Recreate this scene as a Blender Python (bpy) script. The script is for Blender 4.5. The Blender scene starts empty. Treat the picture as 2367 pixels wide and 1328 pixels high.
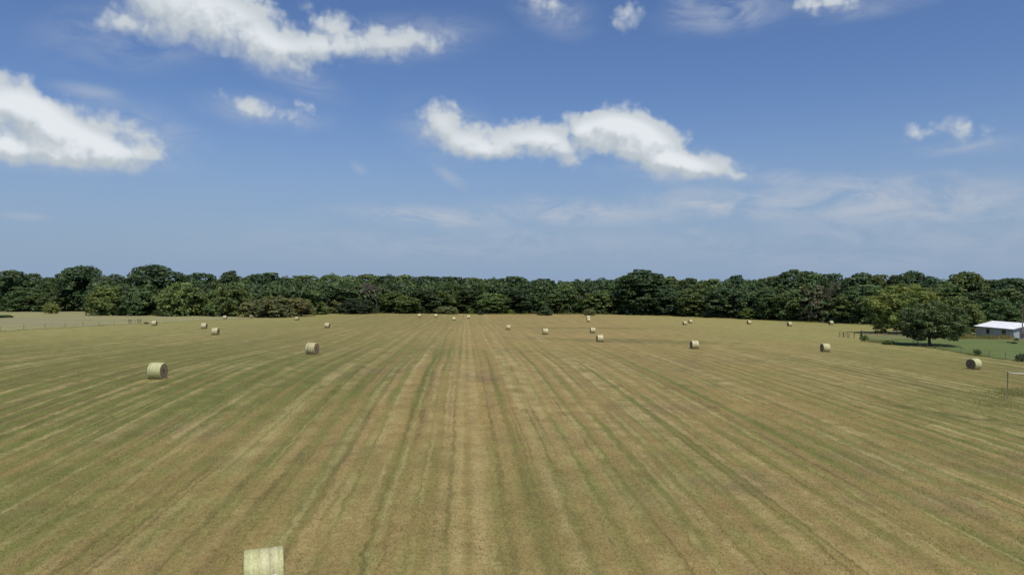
import bpy, math, random
import numpy as np
from mathutils import Vector, Matrix

random.seed(7)
RNG = np.random.default_rng(11)
sc = bpy.context.scene
C = sc.collection
PI = math.pi

# ---------------------------------------------------------------- survey of the place
F, UC, VC = 1690.0, 1183.5, 664.0      # focal length and principal point of the drone's camera, photo pixels
CAMH = 11.5
CF = (10.3686, 2.7794, 2.4112, 1.0341, -0.6932, -1.3054)


def drop(x, y):
    """How far the ground lies below the camera at (x, y)."""
    x = np.asarray(x, float)
    y = np.asarray(y, float)
    xx = 260 * np.tanh(x / 260) / 100
    yy = np.clip(y, -5, 1e9)
    g = 1 / (1 + np.exp(-(yy - 215) / 32))
    n = np.exp(-yy / 35)
    m = np.exp(-((xx * 100 + 35) / 40) ** 2 - ((yy - 80) / 35) ** 2)
    d = CF[0] + CF[1] * g + CF[2] * n + CF[3] * xx + CF[4] * xx * g + CF[5] * m
    # a shallow drainage swale in the right of the field
    sx, sy = x - 38.0, y - 67.5
    a = math.radians(-62)
    p, q = sx * math.cos(a) + sy * math.sin(a), -sx * math.sin(a) + sy * math.cos(a)
    d = d + 0.32 * np.exp(-(p / 7.5) ** 2 - (q / 1.6) ** 2)
    return d


def gz(x, y):
    return CAMH - drop(x, y)


def gz1(x, y):
    return float(CAMH - drop(x, y))


def at(u, v):
    """The ground point seen at a pixel of the photo."""
    zs = np.arange(16, 900, 0.5)
    k = (u - UC) / F
    vv = VC + F * drop(k * zs, zs) / zs
    i = int(np.argmax(vv <= v))
    z = float(zs[i])
    return k * z, z


def loc(u, v):
    x, y = at(u, v)
    return Vector((x, y, gz1(x, y)))


# ---------------------------------------------------------------- helpers
def tag(o, label=None, cat=None, group=None, kind=None):
    if label: o['label'] = label
    if cat: o['category'] = cat
    if group: o['group'] = group
    if kind: o['kind'] = kind
    return o


def empty(name, l=(0, 0, 0), rz=0.0):
    o = bpy.data.objects.new(name, None)
    o.location = l
    o.rotation_euler = (0, 0, rz)
    C.objects.link(o)
    return o


def link(name, me, parent=None):
    o = bpy.data.objects.new(name, me)
    C.objects.link(o)
    if parent is not None:
        o.parent = parent
    return o


def mesh_np(name, V, Fc, mat, tint=None, smooth=False):
    """V (n,3), Fc (m,k) with one k for every face."""
    V = np.ascontiguousarray(V, np.float32)
    Fc = np.ascontiguousarray(Fc, np.int32)
    m, k = Fc.shape
    me = bpy.data.meshes.new(name)
    me.vertices.add(len(V))
    me.vertices.foreach_set('co', V.ravel())
    me.loops.add(m * k)
    me.loops.foreach_set('vertex_index', Fc.ravel())
    me.polygons.add(m)
    me.polygons.foreach_set('loop_start', np.arange(0, m * k, k, dtype=np.int32))
    me.polygons.foreach_set('loop_total', np.full(m, k, np.int32))
    if smooth:
        me.polygons.foreach_set('use_smooth', np.ones(m, bool))
    me.update(calc_edges=True)
    if tint is not None:
        a = me.attributes.new('tint', 'FLOAT_COLOR', 'POINT')
        col = np.ones((len(V), 4), np.float32)
        col[:, :3] = tint
        a.data.foreach_set('color', col.ravel())
    if mat is not None:
        me.materials.append(mat)
    return me


class MB:
    """Collects polygons of any size into one mesh."""
    def __init__(s):
        s.v, s.f = [], []

    def add(s, vs, fs):
        b = len(s.v)
        s.v += [tuple(p) for p in vs]
        s.f += [tuple(i + b for i in f) for f in fs]

    def box(s, c, d, rz=0.0):
        cx, cy, cz = c
        hx, hy, hz = d[0] / 2, d[1] / 2, d[2] / 2
        ca, sa = math.cos(rz), math.sin(rz)
        vs = []
        for z in (-hz, hz):
            for (x, y) in ((-hx, -hy), (hx, -hy), (hx, hy), (-hx, hy)):
                vs.append((cx + x * ca - y * sa, cy + x * sa + y * ca, cz + z))
        s.add(vs, [(3, 2, 1, 0), (4, 5, 6, 7), (0, 1, 5, 4), (1, 2, 6, 5), (2, 3, 7, 6), (3, 0, 4, 7)])

    def tube(s, pts, rad, n=7, cap=True):
        pts = [Vector(p) for p in pts]
        if not isinstance(rad, (list, tuple)):
            rad = [rad] * len(pts)
        vs, fs = [], []
        for i, p in enumerate(pts):
            d = (pts[min(i + 1, len(pts) - 1)] - pts[max(i - 1, 0)]).normalized()
            up = Vector((0, 0, 1)) if abs(d.z) < 0.9 else Vector((1, 0, 0))
            a = d.cross(up).normalized()
            b = a.cross(d)
            for k in range(n):
                t = 2 * PI * k / n
                vs.append(p + (a * math.cos(t) + b * math.sin(t)) * rad[i])
        for i in range(len(pts) - 1):
            for k in range(n):
                k2 = (k + 1) % n
                fs.append((i * n + k, i * n + k2, (i + 1) * n + k2, (i + 1) * n + k))
        if cap:
            fs.append(tuple(range(n)))
            fs.append(tuple(reversed(range((len(pts) - 1) * n, len(pts) * n))))
        s.add(vs, fs)

    def mesh(s, name, mat, smooth=False):
        me = bpy.data.meshes.new(name)
        me.from_pydata(s.v, [], s.f)
        me.update()
        if smooth:
            me.polygons.foreach_set('use_smooth', np.ones(len(me.polygons), bool))
        me.materials.append(mat)
        return me

    def build(s, name, mat, parent=None, smooth=False):
        return link(name, s.mesh(name, mat, smooth), parent)


# ---------------------------------------------------------------- node helpers
class NT:
    def __init__(s, tree):
        s.t = tree
        s.n = tree.nodes
        s.l = tree.links

    def new(s, typ, **kw):
        nd = s.n.new(typ)
        for k, v in kw.items():
            setattr(nd, k, v)
        return nd

    def put(s, sock, val):
        if isinstance(val, bpy.types.NodeSocket):
            s.l.new(val, sock)
        elif isinstance(val, (tuple, list)) and sock.type == 'RGBA' and len(val) == 3:
            sock.default_value = (*val, 1)
        else:
            sock.default_value = val

    def math(s, op, a, b=0.0, c=0.0, clamp=False):
        nd = s.new('ShaderNodeMath', operation=op, use_clamp=clamp)
        for i, x in enumerate((a, b, c)):
            s.put(nd.inputs[i], x)
        return nd.outputs[0]

    def mix(s, f, a, b, mode='MIX'):
        nd = s.new('ShaderNodeMix', data_type='RGBA', blend_type=mode)
        s.put(nd.inputs[0], f)
        s.put(nd.inputs[6], a)
        s.put(nd.inputs[7], b)
        return nd.outputs[2]

    def step(s, x, lo, hi, tl=0.0, th=1.0):
        nd = s.new('ShaderNodeMapRange', interpolation_type='SMOOTHSTEP')
        for i, v in enumerate((x, lo, hi, tl, th)):
            s.put(nd.inputs[i], v)
        return nd.outputs[0]

    def noise(s, vec, scale, detail=2.0, rough=0.5, dist=0.0, out=0):
        nd = s.new('ShaderNodeTexNoise')
        s.put(nd.inputs['Vector'], vec)
        nd.inputs['Scale'].default_value = scale
        nd.inputs['Detail'].default_value = detail
        nd.inputs['Roughness'].default_value = rough
        nd.inputs['Distortion'].default_value = dist
        return nd.outputs[out]

    def mapv(s, vec, l=(0, 0, 0), r=(0, 0, 0), sc=(1, 1, 1), typ='POINT'):
        nd = s.new('ShaderNodeMapping', vector_type=typ)
        s.put(nd.inputs[0], vec)
        nd.inputs[1].default_value = l
        nd.inputs[2].default_value = r
        nd.inputs[3].default_value = sc
        return nd.outputs[0]


def material(name):
    m = bpy.data.materials.new(name)
    m.use_nodes = True
    nt = NT(m.node_tree)
    nt.b = m.node_tree.nodes['Principled BSDF']
    nt.out = m.node_tree.nodes['Material Output']
    return m, nt


def simple(name, col, rough=0.7, metal=0.0, var=0.15, scale=3.0):
    m, t = material(name)
    tc = t.new('ShaderNodeTexCoord').outputs['Object']
    n = t.noise(tc, scale, 4, 0.6)
    f = t.step(n, 0.3, 0.7, 1 - var, 1 + var)
    mul = t.new('ShaderNodeVectorMath', operation='SCALE')
    mul.inputs[0].default_value = col
    t.put(mul.inputs[3], f)
    t.put(t.b.inputs['Base Color'], mul.outputs[0])
    t.b.inputs['Roughness'].default_value = rough
    t.b.inputs['Metallic'].default_value = metal
    return m


# ---------------------------------------------------------------- materials
def foliage_mat():
    m, t = material('foliage')
    at_ = t.new('ShaderNodeAttribute', attribute_name='tint').outputs['Color']
    oi = t.new('ShaderNodeObjectInfo')
    col = t.mix(1.0, oi.outputs['Color'], at_, 'MULTIPLY')
    t.put(t.b.inputs['Base Color'], col)
    t.b.inputs['Roughness'].default_value = 0.55
    t.b.inputs['Specular IOR Level'].default_value = 0.28
    tr = t.new('ShaderNodeBsdfTranslucent')
    t.put(tr.inputs[0], t.mix(1.0, col, (1.25, 1.3, 0.6), 'MULTIPLY'))
    mx = t.new('ShaderNodeMixShader')
    mx.inputs[0].default_value = 0.30
    t.l.new(t.b.outputs[0], mx.inputs[1])
    t.l.new(tr.outputs[0], mx.inputs[2])
    t.l.new(mx.outputs[0], t.out.inputs[0])
    return m


def field_mat():
    m, t = material('cut_hay_stubble')
    tc = t.new('ShaderNodeTexCoord').outputs['Object']
    sep = t.new('ShaderNodeSeparateXYZ')
    t.put(sep.inputs[0], tc)
    X, Y = sep.outputs[0], sep.outputs[1]
    # swath coordinates: p across the mowing direction, q along it
    wob = t.noise(tc, 0.011, 2, 0.5)
    p = t.math('ADD', t.math('MULTIPLY_ADD', Y, 0.0624, X), t.math('MULTIPLY', wob, 2.6))
    cv = t.new('ShaderNodeCombineXYZ')
    t.put(cv.inputs[0], p)
    t.put(cv.inputs[1], Y)
    PQ = cv.outputs[0]
    # the same with ragged edges, for the lines left by rake and baler
    rag = t.math('ADD', t.noise(t.mapv(tc, sc=(1.3, 0.6, 1)), 1.0, 3, 0.7), t.math('MULTIPLY', t.noise(tc, 4.5, 2, 0.7), 0.45))
    cr = t.new('ShaderNodeCombineXYZ')
    pr = t.math('MULTIPLY_ADD', rag, 0.75, p)
    t.put(cr.inputs[0], pr)
    t.put(cr.inputs[1], Y)
    PR = cr.outputs[0]
    lane = t.math('MULTIPLY_ADD', t.math('SINE', t.math('MULTIPLY_ADD', pr, 2 * PI / 1.85, t.math('MULTIPLY', t.noise(t.mapv(PQ, sc=(0.08, 0.004, 1)), 1.0, 1, 0.5), 9.0))), 0.5, 0.5)
    broad = t.noise(t.mapv(PQ, sc=(0.34, 0.0035, 1)), 1.0, 1.5, 0.5)
    thin = t.noise(t.mapv(PR, l=(31, 7, 0), sc=(0.95, 0.0045, 1)), 1.0, 1.5, 0.55)
    fine = t.noise(t.mapv(PR, l=(5, 17, 0), sc=(2.1, 0.007, 1)), 1.0, 1.0, 0.5)
    patch = t.noise(t.mapv(tc, sc=(0.022, 0.014, 1)), 1.0, 5, 0.6)
    patch2 = t.noise(t.mapv(tc, l=(40, 3, 0), sc=(0.11, 0.075, 1)), 1.0, 5, 0.65)
    blot = t.noise(t.mapv(tc, l=(9, 9, 0), sc=(0.5, 0.42, 1)), 1.0, 4, 0.65)
    tuft = t.noise(tc, 3.2, 4, 0.7)
    grain = t.noise(t.mapv(tc, r=(0, 0, 0.6), sc=(9, 5, 1)), 1.0, 4, 0.75)
    # where the regrowth is greener: the left flank, the right flank, patches between
    left = t.step(X, -2, -40)
    right = t.step(t.math('MULTIPLY_ADD', Y, -0.25, X), 4, 45)
    g = t.math('MULTIPLY_ADD', left, 0.66, -0.07)
    g = t.math('MULTIPLY_ADD', right, 0.56, g)
    # the windrow stripes fade in and out, and are trampled near the headland
    sk = t.math('MULTIPLY', t.step(t.noise(t.mapv(tc, l=(70, 20, 0), sc=(0.05, 0.02, 1)), 1.0, 3, 0.6), 0.33, 0.62, 0.35, 1.0), t.step(Y, 25, 75, 0.60, 1.0))
    for (sv, k, off) in ((patch, 1.7, -0.85), (patch2, 1.25, -0.62), (broad, 1.05, -0.52), (thin, 1.6, -0.80), (lane, 0.42, -0.21), (blot, 0.7, -0.35)):
        e = t.math('MULTIPLY_ADD', sv, k, off)
        if sv in (broad, thin, lane):
            e = t.math('MULTIPLY', e, sk)
        g = t.math('ADD', g, e)
    g = t.step(t.math('ADD', g, 0.42), 0.05, 0.95)
    col = t.mix(g, (0.325, 0.247, 0.100), (0.163, 0.174, 0.055))
    # rusty thatch showing in places
    rust = t.math('MULTIPLY', t.step(patch2, 0.52, 0.72), t.step(t.noise(t.mapv(tc, l=(3, 77, 0), sc=(0.05, 0.03, 1)), 1.0, 3, 0.6), 0.45, 0.68))
    col = t.mix(t.math('MULTIPLY', rust, 0.45), col, (0.330, 0.215, 0.118))
    # grey-brown bare thatch
    bare = t.step(t.noise(t.mapv(tc, l=(51, 33, 0), sc=(0.075, 0.055, 1)), 1.0, 5, 0.65), 0.54, 0.70)
    col = t.mix(t.math('MULTIPLY', bare, 0.55), col, (0.185, 0.148, 0.086))
    # pale dropped hay along the swaths and in the wheel lines
    pale = t.math('MULTIPLY', t.step(t.math('MULTIPLY_ADD', lane, -0.10, t.math('MULTIPLY_ADD', thin, 1.0, 0.05)), 0.48, 0.64), t.step(blot, 0.30, 0.62, 0.35, 1.0))
    col = t.mix(t.math('MULTIPLY', t.math('MULTIPLY', pale, sk), 0.72), col, (0.440, 0.350, 0.165))
    pale2 = t.math('MULTIPLY', t.step(fine, 0.57, 0.66), t.step(patch2, 0.40, 0.60))
    col = t.mix(t.math('MULTIPLY', pale2, 0.38), col, (0.470, 0.380, 0.190))
    dark = t.math('MULTIPLY', t.step(fine, 0.43, 0.34), t.step(patch2, 0.62, 0.42))
    col = t.mix(t.math('MULTIPLY', dark, 0.55), col, (0.120, 0.110, 0.045))
    # one pair of wheel tracks runs the whole length of the field
    p0 = t.math('MULTIPLY_ADD', rag, 0.4, t.math('MULTIPLY_ADD', Y, 0.0624, X))
    for c in (-0.15, 0.95):
        tr = t.step(t.math('ABSOLUTE', t.math('SUBTRACT', p0, c)), 0.48, 0.12)
        col = t.mix(t.math('MULTIPLY', tr, t.step(patch2, 0.25, 0.6, 0.25, 0.6)), col, (0.425, 0.335, 0.155))
    # the far end is paler, most along the middle
    far = t.math('MULTIPLY', t.step(Y, 70, 190), t.step(t.math('ABSOLUTE', t.math('ADD', X, 6)), 95, 12, 0.25, 1.0))
    col = t.mix(t.math('MULTIPLY', far, 0.40), col, (0.395, 0.300, 0.132))
    farg = t.math('MULTIPLY', t.step(Y, 90, 170), t.step(t.math('ABSOLUTE', t.math('ADD', X, 10)), 30, 90))
    col = t.mix(t.math('MULTIPLY', farg, 0.62), col, (0.345, 0.325, 0.125))
    # uncut green strips: the swale on the right and a wet line in the far middle
    def spot(x, y, rx, ry, rz):
        v = t.mapv(tc, l=(x, y, 0), r=(0, 0, rz), sc=(rx, ry, 1), typ='TEXTURE')
        v = t.mapv(v, sc=(1, 1, 0))
        ln = t.new('ShaderNodeVectorMath', operation='LENGTH')
        t.put(ln.inputs[0], v)
        e = t.math('ADD', ln.outputs['Value'], t.math('MULTIPLY_ADD', blot, 1.3, -0.65))
        e = t.math('ADD', e, t.math('MULTIPLY_ADD', tuft, 0.7, -0.35))
        return t.step(e, 1.0, 0.45)
    for (x, y, rx, ry, rz, k) in ((38.4, 66.6, 8.0, 1.15, math.radians(-62), 0.7), (18, 214, 26, 5.0, -0.05, 0.6), (25, 150, 26, 9, -0.3, 0.45)):
        col = t.mix(t.math('MULTIPLY', spot(x, y, rx, ry, rz), k), col, (0.120, 0.135, 0.045))
    # tufts, straw and gaps at the scale of the plants
    col = t.mix(1.0, col, (0.885, 0.865, 0.80), 'MULTIPLY')
    ln_ = t.math('MULTIPLY', t.math('SUBTRACT', 0.5, lane), sk)
    col = t.mix(t.math('MULTIPLY', t.step(ln_, 0.0, 0.5), 0.30), col, (0.235, 0.165, 0.085))
    val = t.math('MULTIPLY', t.step(blot, 0.3, 0.7, 0.86, 1.14), t.step(tuft, 0.25, 0.75, 0.88, 1.12))
    val = t.math('MULTIPLY', val, t.step(grain, 0.22, 0.78, 0.74, 1.26))
    mul = t.new('ShaderNodeVectorMath', operation='SCALE')
    t.put(mul.inputs[0], col)
    t.put(mul.inputs[3], val)
    t.put(t.b.inputs['Base Color'], mul.outputs[0])
    t.b.inputs['Roughness'].default_value = 0.9
    t.b.inputs['Specular IOR Level'].default_value = 0.05
    h = t.math('ADD', t.math('MULTIPLY', tuft, 0.6), t.math('MULTIPLY', grain, 0.5))
    h = t.math('ADD', h, t.math('MULTIPLY', thin, 0.8))
    bp = t.new('ShaderNodeBump')
    bp.inputs['Strength'].default_value = 0.55
    bp.inputs['Distance'].default_value = 0.12
    t.put(bp.inputs['Height'], h)
    t.put(t.b.inputs['Normal'], bp.outputs[0])
    return m


def grass_mat(name, c1, c2, c3, band=(0.05, 0.16)):
    m, t = material(name)
    tc = t.new('ShaderNodeTexCoord').outputs['Object']
    a = t.noise(t.mapv(tc, sc=(band[0], band[1], 1)), 1.0, 5, 0.62)
    b = t.noise(t.mapv(tc, l=(11, 4, 0), sc=(0.35, 0.5, 1)), 1.0, 4, 0.65)
    gr = t.noise(tc, 4.0, 4, 0.75)
    col = t.mix(t.step(a, 0.35, 0.65), c1, c2)
    col = t.mix(t.math('MULTIPLY', t.step(b, 0.5, 0.7), 0.7), col, c3)
    mul = t.new('ShaderNodeVectorMath', operation='SCALE')
    t.put(mul.inputs[0], col)
    t.put(mul.inputs[3], t.step(gr, 0.25, 0.75, 0.65, 1.35))
    t.put(t.b.inputs['Base Color'], mul.outputs[0])
    t.b.inputs['Roughness'].default_value = 0.9
    t.b.inputs['Specular IOR Level'].default_value = 0.15
    bp = t.new('ShaderNodeBump')
    bp.inputs['Strength'].default_value = 0.6
    bp.inputs['Distance'].default_value = 0.15
    t.put(bp.inputs['Height'], t.math('ADD', gr, b))
    t.put(t.b.inputs['Normal'], bp.outputs[0])
    return m


def wrap_mat():
    """Net wrap over hay: streaks run round the bale (its axis is local x)."""
    m, t = material('net_wrapped_hay')
    tc = t.new('ShaderNodeTexCoord').outputs['Object']
    oi = t.new('ShaderNodeObjectInfo')
    rv = t.new('ShaderNodeVectorMath', operation='ADD')
    t.put(rv.inputs[0], tc)
    t.put(rv.inputs[1], t.math('MULTIPLY', oi.outputs['Random'], 37.0))
    v = rv.outputs[0]
    streak = t.noise(t.mapv(v, sc=(8.0, 0.5, 0.5)), 1.0, 4, 0.6)
    wide = t.noise(t.mapv(v, sc=(1.6, 0.35, 0.35)), 1.0, 2, 0.5)
    straw = t.noise(t.mapv(v, sc=(26, 14, 14)), 1.0, 5, 0.8)
    fold = t.noise(t.mapv(v, sc=(2.2, 5.5, 5.5)), 1.0, 4, 0.7, 1.5)
    col = t.mix(t.step(wide, 0.40, 0.60), (0.95, 0.92, 0.76), (0.88, 0.92, 0.66))
    col = t.mix(1.0, col, oi.outputs['Color'], 'MULTIPLY')
    col = t.mix(t.step(streak, 0.52, 0.66, 0, 0.75), col, (0.70, 0.66, 0.46))
    col = t.mix(t.step(fold, 0.62, 0.68, 0, 0.7), col, (0.84, 0.82, 0.72))
    mul = t.new('ShaderNodeVectorMath', operation='SCALE')
    t.put(mul.inputs[0], col)
    t.put(mul.inputs[3], t.math('MULTIPLY', t.step(straw, 0.2, 0.8, 0.66, 1.3), t.step(streak, 0.32, 0.48, 0.68, 1.0)))
    t.put(t.b.inputs['Base Color'], mul.outputs[0])
    t.b.inputs['Roughness'].default_value = 0.5
    t.b.inputs['Specular IOR Level'].default_value = 0.45
    bp = t.new('ShaderNodeBump')
    bp.inputs['Strength'].default_value = 0.6
    bp.inputs['Distance'].default_value = 0.03
    t.put(bp.inputs['Height'], t.math('ADD', straw, t.math('MULTIPLY_ADD', streak, 0.8, fold)))
    t.put(t.b.inputs['Normal'], bp.outputs[0])
    return m


def end_mat():
    """The rolled end of a bale: rings of brown stems round the core."""
    m, t = material('rolled_hay_end')
    tc = t.new('ShaderNodeTexCoord').outputs['Object']
    v = t.mapv(tc, sc=(0, 1, 1))
    ln = t.new('ShaderNodeVectorMath', operation='LENGTH')
    t.put(ln.inputs[0], v)
    n = t.noise(tc, 4.0, 4, 0.65)
    r = t.math('ADD', ln.outputs['Value'], t.math('MULTIPLY_ADD', n, 0.16, -0.08))
    ring = t.math('MULTIPLY_ADD', t.math('SINE', t.math('MULTIPLY', r, 46.0)), 0.5, 0.5)
    clump = t.noise(tc, 7.0, 4, 0.7)
    grit = t.noise(tc, 38.0, 3, 0.7)
    col = t.mix(t.step(clump, 0.36, 0.66), (0.150, 0.098, 0.052), (0.360, 0.262, 0.150))
    col = t.mix(t.math('MULTIPLY', ring, 0.35), col, (0.20, 0.15, 0.085))
    col = t.mix(t.step(ln.outputs['Value'], 0.11, 0.04), col, (0.035, 0.024, 0.014))
    mul = t.new('ShaderNodeVectorMath', operation='SCALE')
    t.put(mul.inputs[0], col)
    t.put(mul.inputs[3], t.step(grit, 0.25, 0.75, 0.6, 1.4))
    t.put(t.b.inputs['Base Color'], mul.outputs[0])
    t.b.inputs['Roughness'].default_value = 0.95
    bp = t.new('ShaderNodeBump')
    bp.inputs['Strength'].default_value = 0.9
    bp.inputs['Distance'].default_value = 0.06
    t.put(bp.inputs['Height'], t.math('ADD', t.math('MULTIPLY', ring, 0.5), t.math('ADD', clump, grit)))
    t.put(t.b.inputs['Normal'], bp.outputs[0])
    return m


def metal_sheet(name, col, rough, axis):
    """Painted ribbed sheet metal with dust and streaks."""
    m, t = material(name)
    tc = t.new('ShaderNodeTexCoord').outputs['Object']
    n = t.noise(t.mapv(tc, sc=(0.9, 0.9, 0.25)), 1.0, 5, 0.6)
    sep = t.new('ShaderNodeSeparateXYZ')
    t.put(sep.inputs[0], tc)
    rib = t.step(t.math('ABSOLUTE', t.math('SINE', t.math('MULTIPLY', sep.outputs[axis], PI / 0.45))), 0.22, 0.02)
    mul = t.new('ShaderNodeVectorMath', operation='SCALE')
    mul.inputs[0].default_value = col
    t.put(mul.inputs[3], t.step(n, 0.3, 0.7, 0.86, 1.08))
    t.put(t.b.inputs['Base Color'], mul.outputs[0])
    t.b.inputs['Roughness'].default_value = rough
    bp = t.new('ShaderNodeBump')
    bp.inputs['Strength'].default_value = 1.0
    bp.inputs['Distance'].default_value = 0.03
    t.put(bp.inputs['Height'], rib)
    t.put(t.b.inputs['Normal'], bp.outputs[0])
    return m


FOL = foliage_mat()
BARK = simple('bark', (0.085, 0.066, 0.048), 0.9, 0, 0.35, 2.0)
DEADWOOD = simple('bleached_deadwood', (0.26, 0.235, 0.19), 0.85, 0, 0.3, 1.5)
FIELD = field_mat()
PASTURE = grass_mat('dry_pasture_grass', (0.255, 0.232, 0.128), (0.300, 0.280, 0.115), (0.220, 0.228, 0.088), (0.012, 0.05))
LAWN = grass_mat('mown_lawn', (0.108, 0.150, 0.044), (0.138, 0.172, 0.052), (0.195, 0.192, 0.072))
ROUGH = grass_mat('rough_verge_grass', (0.20, 0.185, 0.075), (0.150, 0.165, 0.060), (0.29, 0.24, 0.12))
WRAP = wrap_mat()
ENDM = end_mat()
STEEL = simple('rusty_steel', (0.11, 0.085, 0.065), 0.7, 0.2, 0.3, 6)
WOODPOST = simple('weathered_post', (0.17, 0.135, 0.10), 0.9, 0, 0.3, 5)
WIRE = simple('fence_wire', (0.20, 0.19, 0.18), 0.6, 0.5, 0.1, 2)
WALLM = metal_sheet('grey_blue_metal_siding', (0.43, 0.465, 0.48), 0.5, 1)
ENDWALL = metal_sheet('grey_metal_gable_siding', (0.43, 0.465, 0.48), 0.5, 0)
ROOFM = metal_sheet('white_metal_roofing', (0.93, 0.93, 0.91), 0.65, 1)
TRIM = simple('dark_trim', (0.09, 0.10, 0.11), 0.6, 0.1, 0.1)
GLASS = simple('dark_window', (0.022, 0.026, 0.03), 0.15, 0.0, 0.2)
WHITEPIPE = simple('white_plastic_pipe', (0.80, 0.80, 0.78), 0.5, 0, 0.05)
LAMPWHITE = simple('lamp_housing_white', (0.82, 0.84, 0.85), 0.35, 0, 0.04)
YELLOW = simple('pale_yellow_plastic', (0.74, 0.72, 0.44), 0.5, 0, 0.08)

# ---------------------------------------------------------------- ground
def grid_mesh(name, xs, ys, mat, lift=0.0, rough=0.0):
    X, Y = np.meshgrid(xs, ys)
    Z = gz(X, Y) + lift
    if rough:
        r = np.random.default_rng(5)
        amp = rough * np.exp(-((Y - 60) / 160) ** 2)
        Z = Z + amp * r.normal(size=Z.shape)
    V = np.stack([X, Y, Z], -1).reshape(-1, 3)
    nx, ny = len(xs), len(ys)
    i = np.arange((ny - 1) * (nx - 1))
    a = (i // (nx - 1)) * nx + i % (nx - 1)
    Fq = np.stack([a, a + 1, a + nx + 1, a + nx], -1)
    return mesh_np(name, V, Fq, mat, smooth=True)


ys = np.concatenate([np.linspace(-400, 10, 30)[:-1], np.arange(10, 120, 0.8), np.arange(120, 420, 2.5), np.geomspace(420, 9000, 40)])
xp = np.concatenate([np.arange(0, 60, 0.9), np.arange(60, 330, 4), np.geomspace(330, 9000, 30)])
xs = np.concatenate([-xp[:0:-1], xp])
tag(link('field', grid_mesh('field', xs, ys, FIELD, rough=0.012)), 'mown hay field striped along its length, tan and dull green', 'field', kind='structure')


def loft(name, near, far, mat, lift, n=90, m=24):
    """A sheet on the terrain between two lines of photo points."""
    def curve(pts):
        w = np.array([at(*p) for p in pts])
        t = np.linspace(0, 1, len(w))
        s = np.linspace(0, 1, n)
        return np.stack([np.interp(s, t, w[:, 0]), np.interp(s, t, w[:, 1])], -1)
    a, b = curve(near), curve(far)
    r = np.random.default_rng(3)
    j = np.convolve(r.normal(size=n + 8), np.ones(5) / 5, 'same')[4:-4] * 1.6
    a = a + np.stack([j * 0, j], -1)
    s = np.linspace(0, 1, m)[:, None, None]
    P = a[None] * (1 - s) + b[None] * s
    V = np.concatenate([P, (gz(P[..., 0], P[..., 1]) + lift)[..., None]], -1).reshape(-1, 3)
    i = np.arange((m - 1) * (n - 1))
    q = (i // (n - 1)) * n + i % (n - 1)
    o = link(name, mesh_np(name, V, np.stack([q, q + 1, q + n + 1, q + n], -1), mat, smooth=True))
    return o


tag(loft('pasture', [(-420, 786), (-200, 777), (0, 766), (150, 757), (300, 749), (400, 744), (520, 738.5), (640, 733)],
         [(-420, 714), (-200, 715), (0, 716), (150, 716), (260, 721), (400, 726), (520, 728), (640, 731)], PASTURE, 0.04),
    'uncut dry greyish pasture behind the wire fence on the left', 'pasture', kind='structure')
tag(loft('lawn', [(1985, 788), (2060, 796), (2120, 800), (2170, 806), (2250, 820), (2367, 836), (2500, 856), (2700, 890)],
         [(1990, 784), (2060, 785), (2130, 784), (2200, 784.5), (2250, 785), (2367, 786.5), (2500, 789), (2700, 793)], LAWN, 0.05),
    'green mown yard beyond the wire fence, in front of the metal barn', 'lawn', kind='structure')
tag(loft('verge', [(1985, 784), (2060, 785), (2130, 784), (2200, 784.5), (2250, 785), (2367, 786.5), (2500, 789), (2700, 793)],
         [(1990, 768), (2060, 765), (2130, 764), (2200, 764), (2250, 764), (2367, 765), (2500, 767), (2700, 770)], ROUGH, 0.045),
    'rough uncut ground under the trees around the metal barn', 'verge', kind='structure')

# ---------------------------------------------------------------- foliage
def leaf_quads(P, N, size, rng, aspect=1.5):
    n = len(P)
    N = N / np.linalg.norm(N, axis=1, keepdims=True)
    R = rng.normal(size=(n, 3))
    T = np.cross(N, R)
    T /= np.linalg.norm(T, axis=1, keepdims=True) + 1e-9
    B = np.cross(N, T)
    s = (size * rng.uniform(0.6, 1.35, n))[:, None]
    T = T * s * 0.5 * aspect
    B = B * s * 0.5
    bend = N * s * 0.18
    V = np.stack([P - T + bend * -1, P - B * 0.95, P + T - bend, P + B], 1).reshape(-1, 3)
    Fq = np.arange(n * 4).reshape(n, 4)
    return V, Fq


PROFILE = ([0, .05, .15, .4, .7, 1], [.55, .95, 1, .74, .40, .05])      # cedar: relative radius against relative height
SHAPE = {   # height of the widest part, width of the foot (both relative)
    'round': (.52, .70), 'broad': (.34, .92), 'tall': (.55, .62), 'dome': (.62, .55), 'lone': (.46, .55), 'bush': (.36, .92)}


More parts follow.
